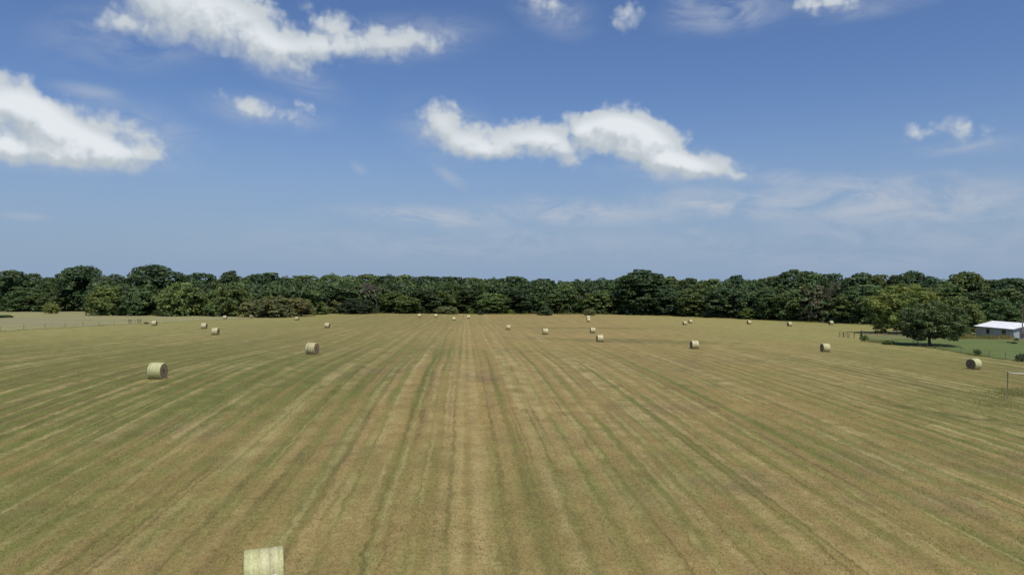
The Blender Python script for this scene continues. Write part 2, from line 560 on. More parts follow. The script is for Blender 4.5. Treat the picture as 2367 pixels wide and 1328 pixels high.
def crown_data(kind, W, H, lo, nl, rl, per, leaf, seed, squash=0.72):
    rng = np.random.default_rng(seed)
    Ps, Ns, Ts = [], [], []
    # irregular outline: radius depends a little on the bearing
    ph = rng.uniform(0, 2 * PI, 4)
    am = rng.uniform(0.04, 0.11, 4)
    zc, skirt = SHAPE.get(kind, (0, 0))
    zc *= H
    ns = int(nl * 0.74)
    for i in range(nl):
        r = rl * rng.uniform(0.65, 1.4)
        if kind == 'cedar':
            t = lo + (1 - lo) * ((i + rng.uniform(0, 1)) / nl) ** 0.9
            r *= 0.75 + 0.45 * (1 - t)
            a = rng.uniform(0, 2 * PI)
            d = max(np.interp(t, *PROFILE) * W / 2 - r * 0.72, 0) * rng.uniform(0.45, 1.0) ** 0.4
            zz = min(t * H, H - r * squash * 0.9)
        else:
            if i < ns:      # the outer surface, evenly covered
                q = 1 - 1.72 * (i + rng.uniform(0.1, 0.9)) / ns
                a = i * 2.39996 + rng.normal(0, 0.25)
                f = rng.uniform(0.86, 1.10) if rng.random() < 0.85 else rng.uniform(0.6, 0.85)
            else:
                q = rng.uniform(-0.6, 0.85)
                a = rng.uniform(0, 2 * PI)
                f = rng.uniform(0.25, 0.75)
            wob = 1 + sum(am[k] * math.sin((k + 1) * a + ph[k]) for k in range(4))
            if q >= 0:
                d = (W / 2 * wob - r * 0.8) * math.sqrt(1 - q * q) * f
                zz = zc + (H - zc - r * squash) * q * min(f, 1.0)
            else:
                d = (W / 2 * wob - r * 0.8) * (1 - (1 - skirt) * (q / 0.72) ** 2) * f
                zz = zc + (zc - lo * H) * q / 0.72
        c = np.array([math.cos(a) * d, math.sin(a) * d, max(zz, r * 0.4)])
        n = int(per * (r / rl) ** 2)
        D = rng.normal(size=(n, 3))
        D /= np.linalg.norm(D, axis=1, keepdims=True)
        D[:, 2] = np.where(D[:, 2] < -0.35, -D[:, 2], D[:, 2])
        rad = r * (1 - np.abs(rng.normal(0, 0.16, n)))[:, None] * rng.uniform(0.82, 1.12, (n, 1))
        P = c + D * rad * np.array([1, 1, squash])
        # each lobe is broken into sprays
        P += 0.16 * r * np.sin(P * (5.2 / r) + rng.uniform(0, 6, 3))
        Ps.append(P)
        Ns.append(D + rng.normal(0, 0.42, (n, 3)) + np.array([0, 0, 0.35]))
        base = rng.uniform(0.78, 1.22)
        warm = rng.uniform(-0.10, 0.12)
        tt = base * rng.uniform(0.75, 1.25, n)
        Ts.append(np.stack([tt * (1 + warm), tt, tt * (1 - warm)], -1))
    P, N, T = np.concatenate(Ps), np.concatenate(Ns), np.concatenate(Ts)
    P[:, 2] = np.maximum(P[:, 2], 0.05)
    V, Fq = leaf_quads(P, N, leaf, rng)
    return V, Fq, np.repeat(T, 4, 0)


def trunk_mesh(H, W, r, seed, top=0.72, fork=0.28, nb=8, mat=BARK):
    rng = random.Random(seed)
    mb = MB()
    pts, rad = [], []
    lx = ly = 0.0
    for i in range(7):
        t = i / 6
        pts.append((lx, ly, t * top * H - (0.3 if i == 0 else 0)))
        rad.append(r * (1.35 if i == 0 else 1 - 0.75 * t))
        lx += rng.uniform(-1, 1) * 0.02 * H
        ly += rng.uniform(-1, 1) * 0.02 * H
    mb.tube(pts, rad, 8)
    for k in range(nb):
        t = fork + (top - fork) * (k / nb) * 0.95
        i = min(int(t / top * 6), 5)
        a = Vector(pts[i]).lerp(Vector(pts[i + 1]), t / top * 6 - i)
        an = k * 2.4 + rng.uniform(-.4, .4)
        L = W * rng.uniform(0.24, 0.36)
        up = rng.uniform(0.35, 0.8)
        q = [a, a + Vector((math.cos(an) * L * .5, math.sin(an) * L * .5, L * up * .4)), a + Vector((math.cos(an) * L, math.sin(an) * L, L * up))]
        rr = r * (0.55 - 0.35 * t / top)
        mb.tube(q, [rr, rr * .65, rr * .25], 6)
    return mb.mesh('trunk', mat, True)


PROTO = {}


def proto(key, kind, W, H, lo, nl, rl, per, leaf, seed, trunk=None, squash=0.72):
    V, Fq, T = crown_data(kind, W, H, lo, nl, rl, per, leaf, seed, squash)
    cm = mesh_np('crown', V, Fq, FOL, T)
    tm = trunk_mesh(H, W, *trunk) if trunk else None
    PROTO[key] = (cm, tm, W, H)


for i in range(5):
    proto(f'round{i}', 'round', 15, 17, 0.04, 105, 1.75, 92, 0.58, 100 + i, (0.34, 10 + i))
for i in range(3):
    proto(f'broad{i}', 'broad', 18, 13, 0.03, 115, 1.75, 92, 0.56, 200 + i, (0.34, 20 + i))
for i in range(3):
    proto(f'tall{i}', 'tall', 13, 20, 0.04, 105, 1.7, 92, 0.58, 300 + i, (0.36, 30 + i))
for i in range(2):
    proto(f'dome{i}', 'dome', 15, 20, 0.05, 125, 1.65, 92, 0.56, 400 + i, (0.40, 40 + i))
for i in range(3):
    proto(f'bush{i}', 'bush', 10, 7, 0.04, 60, 1.15, 100, 0.40, 500 + i, (0.16, 50 + i, 0.6, 0.1, 8))
proto('cedar0', 'cedar', 5, 5, 0.03, 46, 0.72, 100, 0.26, 600, (0.14, 60, 0.9, 0.1, 8))
proto('lone0', 'lone', 13, 10, 0.14, 190, 0.90, 150, 0.25, 700, (0.30, 71, 0.75, 0.16, 11))
proto('oak0', 'round', 17, 14, 0.05, 210, 1.12, 150, 0.30, 710, (0.36, 73))
proto('oak1', 'broad', 13, 11, 0.04, 150, 1.05, 150, 0.30, 711, (0.30, 74))


def dead_tree(H, seed, twigs):
    """Bare forking branches; returns the branch mesh and a haze of twigs as one mesh."""
    rng = random.Random(seed)
    mb = MB()
    tips = []

    def grow(p, d, L, r, depth):
        q = p + d * L
        mid = p + d * L * 0.5 + Vector((rng.uniform(-1, 1), rng.uniform(-1, 1), rng.uniform(-.3, .6))) * L * 0.09
        mb.tube([p, mid, q], [r, r * .85, r * .68], 6 if depth < 3 else 4, False)
        tips.append((p, q, depth))
        if depth >= 5:
            return
        for k in range(rng.choice((2, 3, 3))):
            nd = (d + Vector((rng.uniform(-1, 1), rng.uniform(-1, 1), rng.uniform(-.35, .8))) * 0.75).normalized()
            grow(q, nd, L * rng.uniform(.62, .85), r * .62, depth + 1)
    grow(Vector((0, 0, -.3)), Vector((0.05, 0.02, 1)).normalized(), H * .24, H * .018, 0)
    k = H / max(t[1].z for t in tips)
    bm_ = [tuple(Vector(v) * k) for v in mb.v]
    mb.v = bm_
    nr = np.random.default_rng(seed)
    seg = [(np.array(p) * k, np.array(q) * k) for p, q, d in tips if d >= 4]
    P, Q = np.array([a for a, b in seg]), np.array([b for a, b in seg])
    idx = nr.integers(0, len(P), twigs)
    f = nr.uniform(0, 1, (twigs, 1))
    base = P[idx] * (1 - f) + Q[idx] * f
    D = (Q - P)[idx]
    D = D / np.linalg.norm(D, axis=1, keepdims=True) + nr.normal(0, .6, (twigs, 3))
    D /= np.linalg.norm(D, axis=1, keepdims=True)
    L = nr.uniform(.5, 1.3, (twigs, 1)) * H / 16
    S = np.cross(D, nr.normal(size=(twigs, 3)))
    S /= np.linalg.norm(S, axis=1, keepdims=True)
    w = 0.035 * H / 16
    V = np.stack([base - S * w, base + S * w, base + D * L], 1).reshape(-1, 3)
    return mb.mesh('branches', DEADWOOD, True), V


# colours of the kinds of tree, green and blue lifted to paint distance haze
PAL = {'dk': (.088, .132, .056), 'md': (.122, .176, .062), 'lt': (.172, .224, .068), 'ol': (.190, .204, .080),
       'hz': (.140, .174, .100), 'gy': (.165, .164, .112), 'yl': (.196, .246, .062), 'bk': (.060, .088, .046)}

# where the front of the woods meets the ground, photo pixels
EDGE_U = [-400, -200, 0, 205, 225, 420, 640, 800, 1000, 1450, 1560, 1700, 1830, 1920, 2010, 2100, 2250, 2400, 2700]
EDGE_V = [716, 717, 718, 719, 728, 729, 730, 723, 724, 726, 729, 735, 741, 745, 749, 752, 755, 757, 762]


def edge_v(u):
    return float(np.interp(u, EDGE_U, EDGE_V))


def plant(key, x, y, w, h, col, label, cat='tree', group=None, name='tree', rz=None, hue=None):
    cm, tm, W, H = PROTO[key]
    o = empty(name, (x, y, gz1(x, y)), random.uniform(0, 2 * PI) if rz is None else rz)
    o.scale = (w / W, w / W, h / H)
    c = link('crown', cm, o)
    j = random.uniform(0.84, 1.18)
    dh = random.uniform(-.10, .12)
    hue = dh if hue is None else hue
    c.color = (*[k * j * q for k, q in zip(PAL[col], (1 + hue, 1, 1 - hue))], 1)
    if tm is not None:
        link('trunk', tm, o)
    tag(o, label, cat, group)
    return o


def tree(kind, u, top, wpx, base, col, label, back=0.0, **kw):
    """A tree from its place in the survey: base is the photo row of its foot, or None for the woods' edge plus back metres."""
    x, y = at(u, edge_v(u) if base is None else base)
    if back:
        y += back
        x = (u - UC) / F * y
    h = float(drop(x, y)) + (VC - top) * y / F
    w = wpx * y / F * (1.16 if base is None and kind != 'bush' else 1.06)
    keys = [k for k in PROTO if k.startswith(kind)]
    kw.setdefault('group', 'trees of the woods beyond the field')
    return plant(keys[hash_i(u, top) % len(keys)], x, y, w, h, PAL and col, label, **kw)


def hash_i(u, t):
    return int(u * 7 + t * 13)


WOODS = [
    # kind, u, top, width, base, colour, label, metres behind the edge of the woods
    ('round', -70, 626, 95, None, 'dk', 'dark tree cut by the left edge of the photo', 4),
    ('round', 22, 621, 84, None, 'dk', 'dark high-topped tree, leftmost full crown of the woods', 6),
    ('round', 76, 629, 64, None, 'hz', 'paler crown just right of the leftmost dark tree on the skyline', 30),
    ('broad', 66, 664, 104, 719, 'md', 'mid green bushy tree at the pasture edge in the far left corner', 0),
    ('tall', 112, 639, 52, None, 'dk', 'narrow dark crown in the dip left of the first tall domed tree', 20),
    ('round', 146, 636, 62, None, 'dk', 'dark shoulder crown leaning against the left side of the first tall domed tree', 12),
    ('broad', 134, 672, 84, 719.5, 'dk', 'low dark tree right behind the little lone tree in the pasture', 1),
    ('dome', 192, 613, 92, None, 'dk', 'tall dark domed tree, the left of the two that tower over the woods', 2),
    ('round', 238, 637, 52, None, 'hz', 'small pale crown on the skyline right beside the left towering tree', 40),
    ('round', 270, 631, 56, None, 'hz', 'hazy pale crown on the skyline midway between the two towering trees', 46),
    ('broad', 254, 658, 106, 728, 'lt', 'light green spreading tree with low boughs, left of a pair at the pasture edge', 0),
    ('broad', 322, 664, 98, 728.5, 'md', 'spreading tree with a dark hollow, directly behind the wooden fence braces', 0),
    ('dome', 350, 611, 100, None, 'dk', 'tall dark domed tree, the right of the two that tower over the woods', 16),
    ('broad', 420, 650, 104, 729.5, 'lt', 'light green cone-shaped tree at the field edge, right of the fence braces', 0),
    ('round', 460, 627, 98, None, 'dk', 'dark round crown rising behind the light cone-shaped tree', 24),
    ('broad', 527, 659, 104, 730, 'md', 'mid green broad tree behind the bale beside the pasture fence end', 0),
    ('tall', 533, 625, 54, None, 'dk', 'knobbly dark treetop poking above the skyline over the mid green broad tree', 30),
    ('round', 577, 636, 58, None, 'md', 'lower crown right of the knobbly treetop on the skyline', 36),
    ('round', 614, 627, 98, None, 'dk', 'wide dark crown on the skyline above the olive thicket', 30),
    ('round', 662, 637, 74, None, 'dk', 'dull dark crown in the shallow dip above the bale end-on in the grass', 36),
    ('round', 704, 633, 84, None, 'md', 'flat-topped green crown on the skyline above the right part of the olive thicket', 30),
    ('round', 690, 660, 92, None, 'md', 'green tree standing right behind the olive thicket', 12),
    ('round', 766, 631, 84, None, 'md', 'broad skyline crown above the right end of the olive thicket', 34),
    ('round', 760, 655, 92, None, 'dk', 'dark tree with light flecks behind the rightmost olive shrub', 12),
    ('round', 812, 633, 60, None, 'hz', 'pale skyline crown up left of the dead tree', 50),
    ('round', 853, 630, 78, None, 'md', 'skyline crown straight above the dead tree', 34),
    ('round', 826, 662, 74, None, 'dk', 'dark leafy tree touching the left branches of the dead tree', 14),
    ('broad', 826, 688, 76, 725, 'bk', 'blackish rounded small tree at the foot of the dead tree', 0),
    ('round', 897, 632, 62, None, 'dk', 'dark skyline crown up right of the dead tree', 36),
    ('round', 912, 672, 70, None, 'lt', 'low light green tree beside the right branches of the dead tree', 5),
    ('round', 938, 632, 62, None, 'md', 'skyline crown with a notch on its left, up left of the far bale pair', 30),
    ('round', 935, 655, 76, None, 'yl', 'yellow-green crown in the upper woods up left of the far bale pair', 20),
    ('round', 945, 684, 82, None, 'md', 'green tree at the field edge left of the far bale pair', 2),
    ('round', 986, 635, 84, None, 'dk', 'dark skyline crown over the leftmost of the four farthest bales', 30),
    ('tall', 986, 662, 78, None, 'dk', 'dark tree directly behind the far bale pair', 5),
    ('round', 1042, 636, 76, None, 'dk', 'dark crown on the even skyline above the low middle bale of the far four', 28),
    ('round', 1036, 668, 74, None, 'md', 'green tree with grey twigs behind the low middle bale of the far four', 5),
    ('round', 1096, 639, 76, None, 'md', 'green crown on the even skyline above the rightmost of the far four bales', 26),
    ('tall', 1088, 664, 80, None, 'dk', 'dark tree behind the rightmost of the far four bales', 5),
    ('round', 1140, 640, 60, None, 'dk', 'small dark skyline crown left of the mid skyline hump', 24),
    ('round', 1138, 676, 82, None, 'lt', 'lighter green tree at the woods edge right of the far four bales', 2),
    ('round', 1188, 635, 88, None, 'md', 'broad crown making the hump in the middle of the skyline', 20),
    ('tall', 1196, 662, 76, None, 'dk', 'dark tree left of the cone-shaped cedar', 6),
    ('round', 1254, 641, 84, None, 'dk', 'dark crown on the skyline above the cone-shaped cedar', 26),
    ('round', 1250, 668, 76, None, 'md', 'green tree right behind the cone-shaped cedar', 6),
    ('round', 1330, 647, 84, None, 'dk', 'dark crown at the lowest dip of the skyline', 30),
    ('round', 1306, 664, 78, None, 'md', 'green rounded tree between the cedar and the bale that half hides another', 6),
    ('round', 1356, 672, 70, None, 'md', 'green tree straight behind the bale that half hides another', 6),
    ('round', 1396, 641, 84, None, 'dk', 'dark crown on the skyline left of the big dark step up', 18),
    ('round', 1404, 668, 76, None, 'lt', 'green tree with light tufts left of the big dark tree', 4),
    ('round', 1446, 633, 64, None, 'md', 'left shoulder crown of the big dark step up', 6),
    ('tall', 1484, 622, 104, None, 'dk', 'big dark tree whose top makes the step up right of the middle skyline', 0),
    ('round', 1516, 628, 58, None, 'dk', 'dark crown on the right shoulder of the big dark tree', 8),
    ('round', 1548, 635, 54, None, 'md', 'small rounded skyline crown right of the big dark tree', 10),
    ('round', 1548, 664, 82, None, 'dk', 'dark tree at the field edge behind the two close far bales, left one', 1),
    ('round', 1592, 639, 56, None, 'dk', 'dark crown over the two close far bales', 14),
    ('round', 1606, 664, 84, None, 'md', 'green tree behind the two close far bales, right one', 1),
    ('round', 1644, 642, 86, None, 'md', 'wide crown on the level skyline right of the two close far bales', 14),
    ('round', 1668, 662, 82, None, 'dk', 'dark tree midway between the two close far bales and the bright round bush', 1),
    ('tall', 1702, 635, 58, None, 'dk', 'pointed dark crown on the skyline up left of the bright round bush', 12),
    ('round', 1738, 644, 64, None, 'md', 'lower skyline crown above the bright round bush', 16),
    ('round', 1724, 664, 84, None, 'dk', 'dark tree right behind the bright round bush', 3),
    ('round', 1786, 635, 76, None, 'dk', 'dark rounded crown on the skyline up right of the bright round bush', 12),
    ('round', 1782, 660, 82, None, 'md', 'green tree right of the bright round bush with light tufts', 2),
    ('dome', 1846, 620, 94, None, 'dk', 'tall dark flat-domed crown highest in the right skyline', 14),
    ('round', 1838, 668, 82, None, 'md', 'green tree behind the bale near the small bush', 1),
    ('round', 1884, 628, 60, None, 'md', 'greenish crown touching the right side of the flat-domed crown', 16),
    ('round', 1884, 656, 74, None, 'gy', 'greyish green thin-leaved tree below the flat-domed crown', 3),
    ('round', 1924, 628, 64, None, 'dk', 'dark skyline crown over the twiggy grey tree', 16),
    ('round', 1962, 676, 82, None, 'md', 'rounded green tree behind the last far bale on the right', 0),
    ('round', 1986, 627, 88, None, 'dk', 'dark broad crown on the skyline up left of the light green tree', 12),
    ('round', 2000, 654, 84, None, 'md', 'green tree left behind the light green tree of the yard', 2),
    ('round', 2028, 631, 64, None, 'md', 'skyline crown above the left part of the light green yard tree', 14),
    ('round', 2074, 632, 58, None, 'dk', 'dark skyline crown above the middle of the light green yard tree', 16),
    ('dome', 2112, 625, 64, None, 'dk', 'high dark skyline crown above the lone yard tree', 12),
    ('round', 2154, 635, 62, None, 'dk', 'dark skyline crown up right of the light green yard tree', 10),
    ('round', 2190, 650, 90, None, 'md', 'green tree in the woods between the yard trees and the barn', 2),
    ('dome', 2236, 627, 82, None, 'md', 'tall green crown on the skyline above the left end of the barn', 6),
    ('round', 2290, 643, 74, None, 'dk', 'dark crown on the skyline above the barn roof', 8),
    ('tall', 2262, 668, 78, None, 'dk', 'dark tree right behind the left end of the barn roof', 0),
    ('round', 2336, 639, 92, None, 'dk', 'dark crown on the skyline left of the yard light pole', 6),
    ('round', 2326, 664, 88, None, 'md', 'green tree behind the barn roof left of the yard light pole', -2),
    ('round', 2400, 640, 100, None, 'dk', 'dark tree cut by the right edge of the photo behind the light pole', 3),
]
for (k, u, top, w, b, col, lab, back) in WOODS:
    tree(k, u, top, w, b, col, lab, back)
SHR = 'shrubs at the edge of the woods'
for (u, top, w, b, col, lab) in (
        (592, 690, 78, 732, 'ol', 'olive shrub, leftmost of the thicket at the field edge'),
        (634, 682, 84, 733, 'ol', 'tall olive shrub of the thicket, second from its left end'),
        (684, 686, 80, 731, 'ol', 'olive shrub of the thicket behind the bale nearest it'),
        (726, 690, 66, 726, 'md', 'low darker shrub in the middle right of the olive thicket'),
        (768, 682, 76, 723, 'ol', 'olive shrub, rightmost of the thicket at the field edge'),
        (1032, 706, 52, 725, 'ol', 'low brownish shrub behind the far bales'),
        (1744, 708, 62, 737.5, 'yl', 'bright green round bush in front of the dark woods'),
        (1818, 727, 22, 741, 'lt', 'small round bush up left of a far bale'),
        (1630, 716, 34, 732.5, 'lt', 'light low bush right of the two close far bales'),
        (1362, 712, 26, 729, 'ol', 'small shrub behind the bale that another half hides')):
    tree('bush', u, top, w, b, col, lab, 0, name='shrub', cat='shrub', group=SHR)
tree('cedar', 1260, 700, 36, 728.5, 'dk', 'cone-shaped dark cedar standing alone at the far field edge', 0, name='cedar', cat='tree', group=None)
tree('cedar', 1110, 716, 16, 727, 'bk', 'small dark round cedar by the right of the far four bales', 0, name='cedar', cat='tree', group=None)

# trees standing free of the woods
tree('lone', 2149, 691, 138, 798.5, 'dk', 'dark round tree with a bare short trunk, alone in the green yard', 0, group=None, hue=.10)
tree('oak0', 2092, 653, 160, 771, 'lt', 'big light green tree behind the lone dark yard tree', 0, group=None)
tree('oak1', 2214, 684, 104, 772, 'lt', 'light green tree right beside the left end of the barn', 0, group=None)
tree('oak1', 2312, 692, 110, 760.5, 'md', 'light-topped tree rising just behind the barn roof', 0, group=None)
tree('bush', 118, 696, 30, 725, 'lt', 'small lone tree with a leaning crown in the left pasture', 0, name='small_tree', group=None)


def twiggy(u, top, base, back, seed, twigs, label, ry=0.0):
    x, y = at(u, base)
    y += back
    x = (u - UC) / F * y
    h = float(drop(x, y)) + (VC - top) * y / F
    bm_, V = dead_tree(h, seed, twigs)
    o = empty('dead_tree', (x, y, gz1(x, y)))
    link('branches', bm_, o)
    link('twigs', mesh_np('twigs', V, np.arange(len(V)).reshape(-1, 3), TWIG), o)
    tag(o, label, 'tree')


TWIG = simple('dry_twigs', (0.165, 0.145, 0.105), 0.9, 0, 0.3, 0.8)
twiggy(870, 654, 724, 1.5, 4, 5200, 'dead tree with bare pale branches at the edge of the green woods')
twiggy(1934, 646, 745, 3.0, 9, 4200, 'greyish tree of bare twigs in the woods behind the last far bale on the right')

# ---------------------------------------------------------------- the mass of the woods behind, undergrowth, tall grass
def merged_foliage(name, spots, sizes, cols, kind, label, cat, per=42, nl=26, leafk=0.075):
    Vs, Fs, Ts, b = [], [], [], 0
    protos = []
    for s in range(5):
        protos.append(crown_data(kind, 10, 10, 0.04, nl, 1.9, per, 10 * leafk, 900 + s))
    for (x, y), (w, h), c in zip(spots, sizes, cols):
        V, Fq, T = protos[random.randrange(5)]
        a = random.uniform(0, 2 * PI)
        ca, sa = math.cos(a), math.sin(a)
        W = np.stack([(V[:, 0] * ca - V[:, 1] * sa) * w / 10 + x, (V[:, 0] * sa + V[:, 1] * ca) * w / 10 + y, V[:, 2] * h / 10 + gz1(x, y)], -1)
        Vs.append(W); Fs.append(Fq + b); Ts.append(T * np.array(c)); b += len(V)
    o = link(name, mesh_np(name, np.concatenate(Vs), np.concatenate(Fs), FOL, np.concatenate(Ts)))
    o.color = (1, 1, 1, 1)
    return tag(o, label, cat, kind='stuff')


spots, sizes, cols = [], [], []
for u in np.arange(-420, 2800, 26):
    x0, y0 = at(float(u), edge_v(u))
    for row in range(6):
        y = y0 + 8 + row * 13 + random.uniform(-4, 4)
        x = (u + random.uniform(-12, 12) - UC) / F * y
        if 2010 < u and row == 0 and u < 2500:
            y += 6
        h = float(drop(x, y)) + (VC - (random.uniform(643, 657))) * y / F
        spots.append((x, y)); sizes.append((random.uniform(11, 15), h))
        k = random.uniform(.85, 1.1)
        c = PAL[random.choice(('dk', 'dk', 'md'))]
        cols.append(tuple(k * q for q in c))
merged_foliage('woods', spots, sizes, cols, 'round', 'depth of the dark green woods seen between the front trees', 'woods')

spots, sizes, cols = [], [], []
for u in np.arange(-60, 2020, 7):
    if 225 < u < 300 or random.random() < 0.22:
        continue
    x, y = at(float(u), edge_v(u))
    y += random.uniform(-2.5, 3)
    x = (u - UC) / F * y
    h = random.uniform(0.8, 2.8) if u < 1450 or u > 1620 else random.uniform(.6, 1.6)
    spots.append((x, y)); sizes.append((random.uniform(2.2, 5), h))
    c = PAL[random.choice(('lt', 'md', 'ol', 'md', 'yl'))]
    cols.append(c)
merged_foliage('undergrowth', spots, sizes, cols, 'bush', 'low weeds and brush along the foot of the woods', 'undergrowth', per=26, nl=18, leafk=0.11)


def blades(name, areas, label, seed):
    """Tall grass: areas are (u, v, half width m, half depth m, count, height, colour)."""
    r = np.random.default_rng(seed)
    Vs, Ts = [], []
    for (u, v, rx, ry, n, h, c) in areas:
        x0, y0 = at(u, v)
        x = x0 + np.clip(r.normal(0, .5, n), -1, 1) * rx
        y = y0 + np.clip(r.normal(0, .5, n), -1, 1) * ry
        z = gz(x, y)
        a = r.uniform(0, 2 * PI, n)
        hh = h * r.uniform(.45, 1.15, n)
        w = 0.018 + 0.022 * h
        dx, dy = np.cos(a) * w, np.sin(a) * w
        lean = r.normal(0, .22, (n, 2)) * hh[:, None]
        A = np.stack([x - dx, y - dy, z - .03], -1)
        B = np.stack([x + dx, y + dy, z - .03], -1)
        T = np.stack([x + lean[:, 0], y + lean[:, 1], z + hh], -1)
        Vs.append(np.stack([A, B, T], 1).reshape(-1, 3))
        k = r.uniform(.7, 1.3, (n, 1)) * (1 + r.normal(0, .08, (n, 3)))
        Ts.append(np.repeat(np.array(c) * k, 3, 0))
    V = np.concatenate(Vs)
    o = link(name, mesh_np(name, V, np.arange(len(V)).reshape(-1, 3), FOL, np.concatenate(Ts)))
    o.color = (1, 1, 1, 1)
    return tag(o, label, 'grass', kind='stuff')


GOLD, GRN, DRY, OLV = (.34, .29, .11), (.17, .21, .065), (.42, .35, .19), (.25, .245, .095)
areas = []
for u in range(2168, 2330, 7):      # the weeds in front of the barn
    areas.append((u, 782 + (u - 2165) * .012, 1.4, 1.3, 110, random.uniform(.7, 1.5), random.choice((GOLD, OLV, GOLD))))
for u in range(2000, 2070, 7):      # weeds at the yard's field corner
    areas.append((u, 788 + (u - 2000) * .13, 1.2, 1.0, 90, random.uniform(.4, .9), random.choice((GRN, OLV, DRY))))
for u in range(2010, 2200, 9):
    areas.append((u, random.uniform(771, 780), 2, 2.5, 110, random.uniform(.3, .6), DRY))
for u in range(2060, 2367, 6):     # along the yard's wire fence
    v = float(np.interp(u, [2060, 2120, 2170, 2250, 2367], [796.5, 800.5, 807, 821, 837]))
    if random.random() < .75:
        areas.append((u, v, .9, .5, 30, random.uniform(.2, .6), random.choice((GRN, GRN, OLV))))
for u in range(2290, 2420, 5):      # round the right hand post
    areas.append((u, random.uniform(898, 940), 1.8, 2.2, 170, random.uniform(.10, .30), random.choice(((.24, .27, .09), (.31, .30, .12), (.31, .30, .12)))))
for u in range(-20, 640, 6):       # along the pasture fence
    v = float(np.interp(u, [0, 150, 300, 400, 520, 640], [766, 757, 749, 744, 738.5, 733]))
    if random.random() < .7:
        areas.append((u, v, 1.8, .8, 26, random.uniform(.15, .5), random.choice((OLV, OLV, GRN))))
for k in range(150):                # thin taller grass all over the pasture
    u = random.uniform(-60, 600)
    lo_, hi_ = float(np.interp(u, [0, 150, 300, 400, 520, 640], [765, 756, 748, 743, 737.5, 732])), float(np.interp(u, [0, 150, 260, 400, 640], [718, 718, 727, 729, 731]))
    areas.append((u, hi_ + (lo_ - hi_) * random.random() ** 1.3, 7, 4, 60, random.uniform(.15, .35), random.choice((GOLD, OLV, DRY, DRY))))
for u in range(1085, 1450, 7):      # uncut strip at the foot of the woods
    areas.append((u, 726, 2.6, 3.4, 80, random.uniform(.4, .9), random.choice((GRN, OLV, GOLD))))
for u in range(1460, 2010, 8):
    areas.append((u, edge_v(u) + 2.0, 2.6, 2.0, 60, random.uniform(.3, .7), random.choice((GRN, OLV, GOLD))))
blades('tall_grass', areas, 'uncut grass and weeds along the fences, the barn and the woods', 21)

# stubble and loose straw standing on the near field
r = np.random.default_rng(77)
n = 150000
y = 20 + 60 * r.uniform(0, 1, n) ** 1.25
x = (r.uniform(-80, 2450, n) - UC) / F * y
z = gz(x, y)
a = r.uniform(0, 2 * PI, n)
w = r.uniform(.008, .02, n)
hh = r.uniform(.03, .10, n)
le = r.normal(0, .07, (n, 2))
A = np.stack([x - np.cos(a) * w, y - np.sin(a) * w, z - .02], -1)
B = np.stack([x + np.cos(a) * w, y + np.sin(a) * w, z - .02], -1)
T = np.stack([x + le[:, 0], y + le[:, 1], z + hh], -1)
V = np.stack([A, B, T], 1).reshape(-1, 3)
straw = r.uniform(0, 1, n) < np.clip(.55 - .012 * np.abs(x + 3), .25, .6)
tint = np.where(straw[:, None], np.array((.37, .285, .125)), np.array((.175, .165, .055))) * r.uniform(.75, 1.25, (n, 1))
o = link('stubble', mesh_np('stubble', V, np.arange(len(V)).reshape(-1, 3), FOL, np.repeat(tint, 3, 0)))
o.color = (1, 1, 1, 1)
tag(o, 'short cut grass stubble over the near field', 'stubble', kind='stuff')

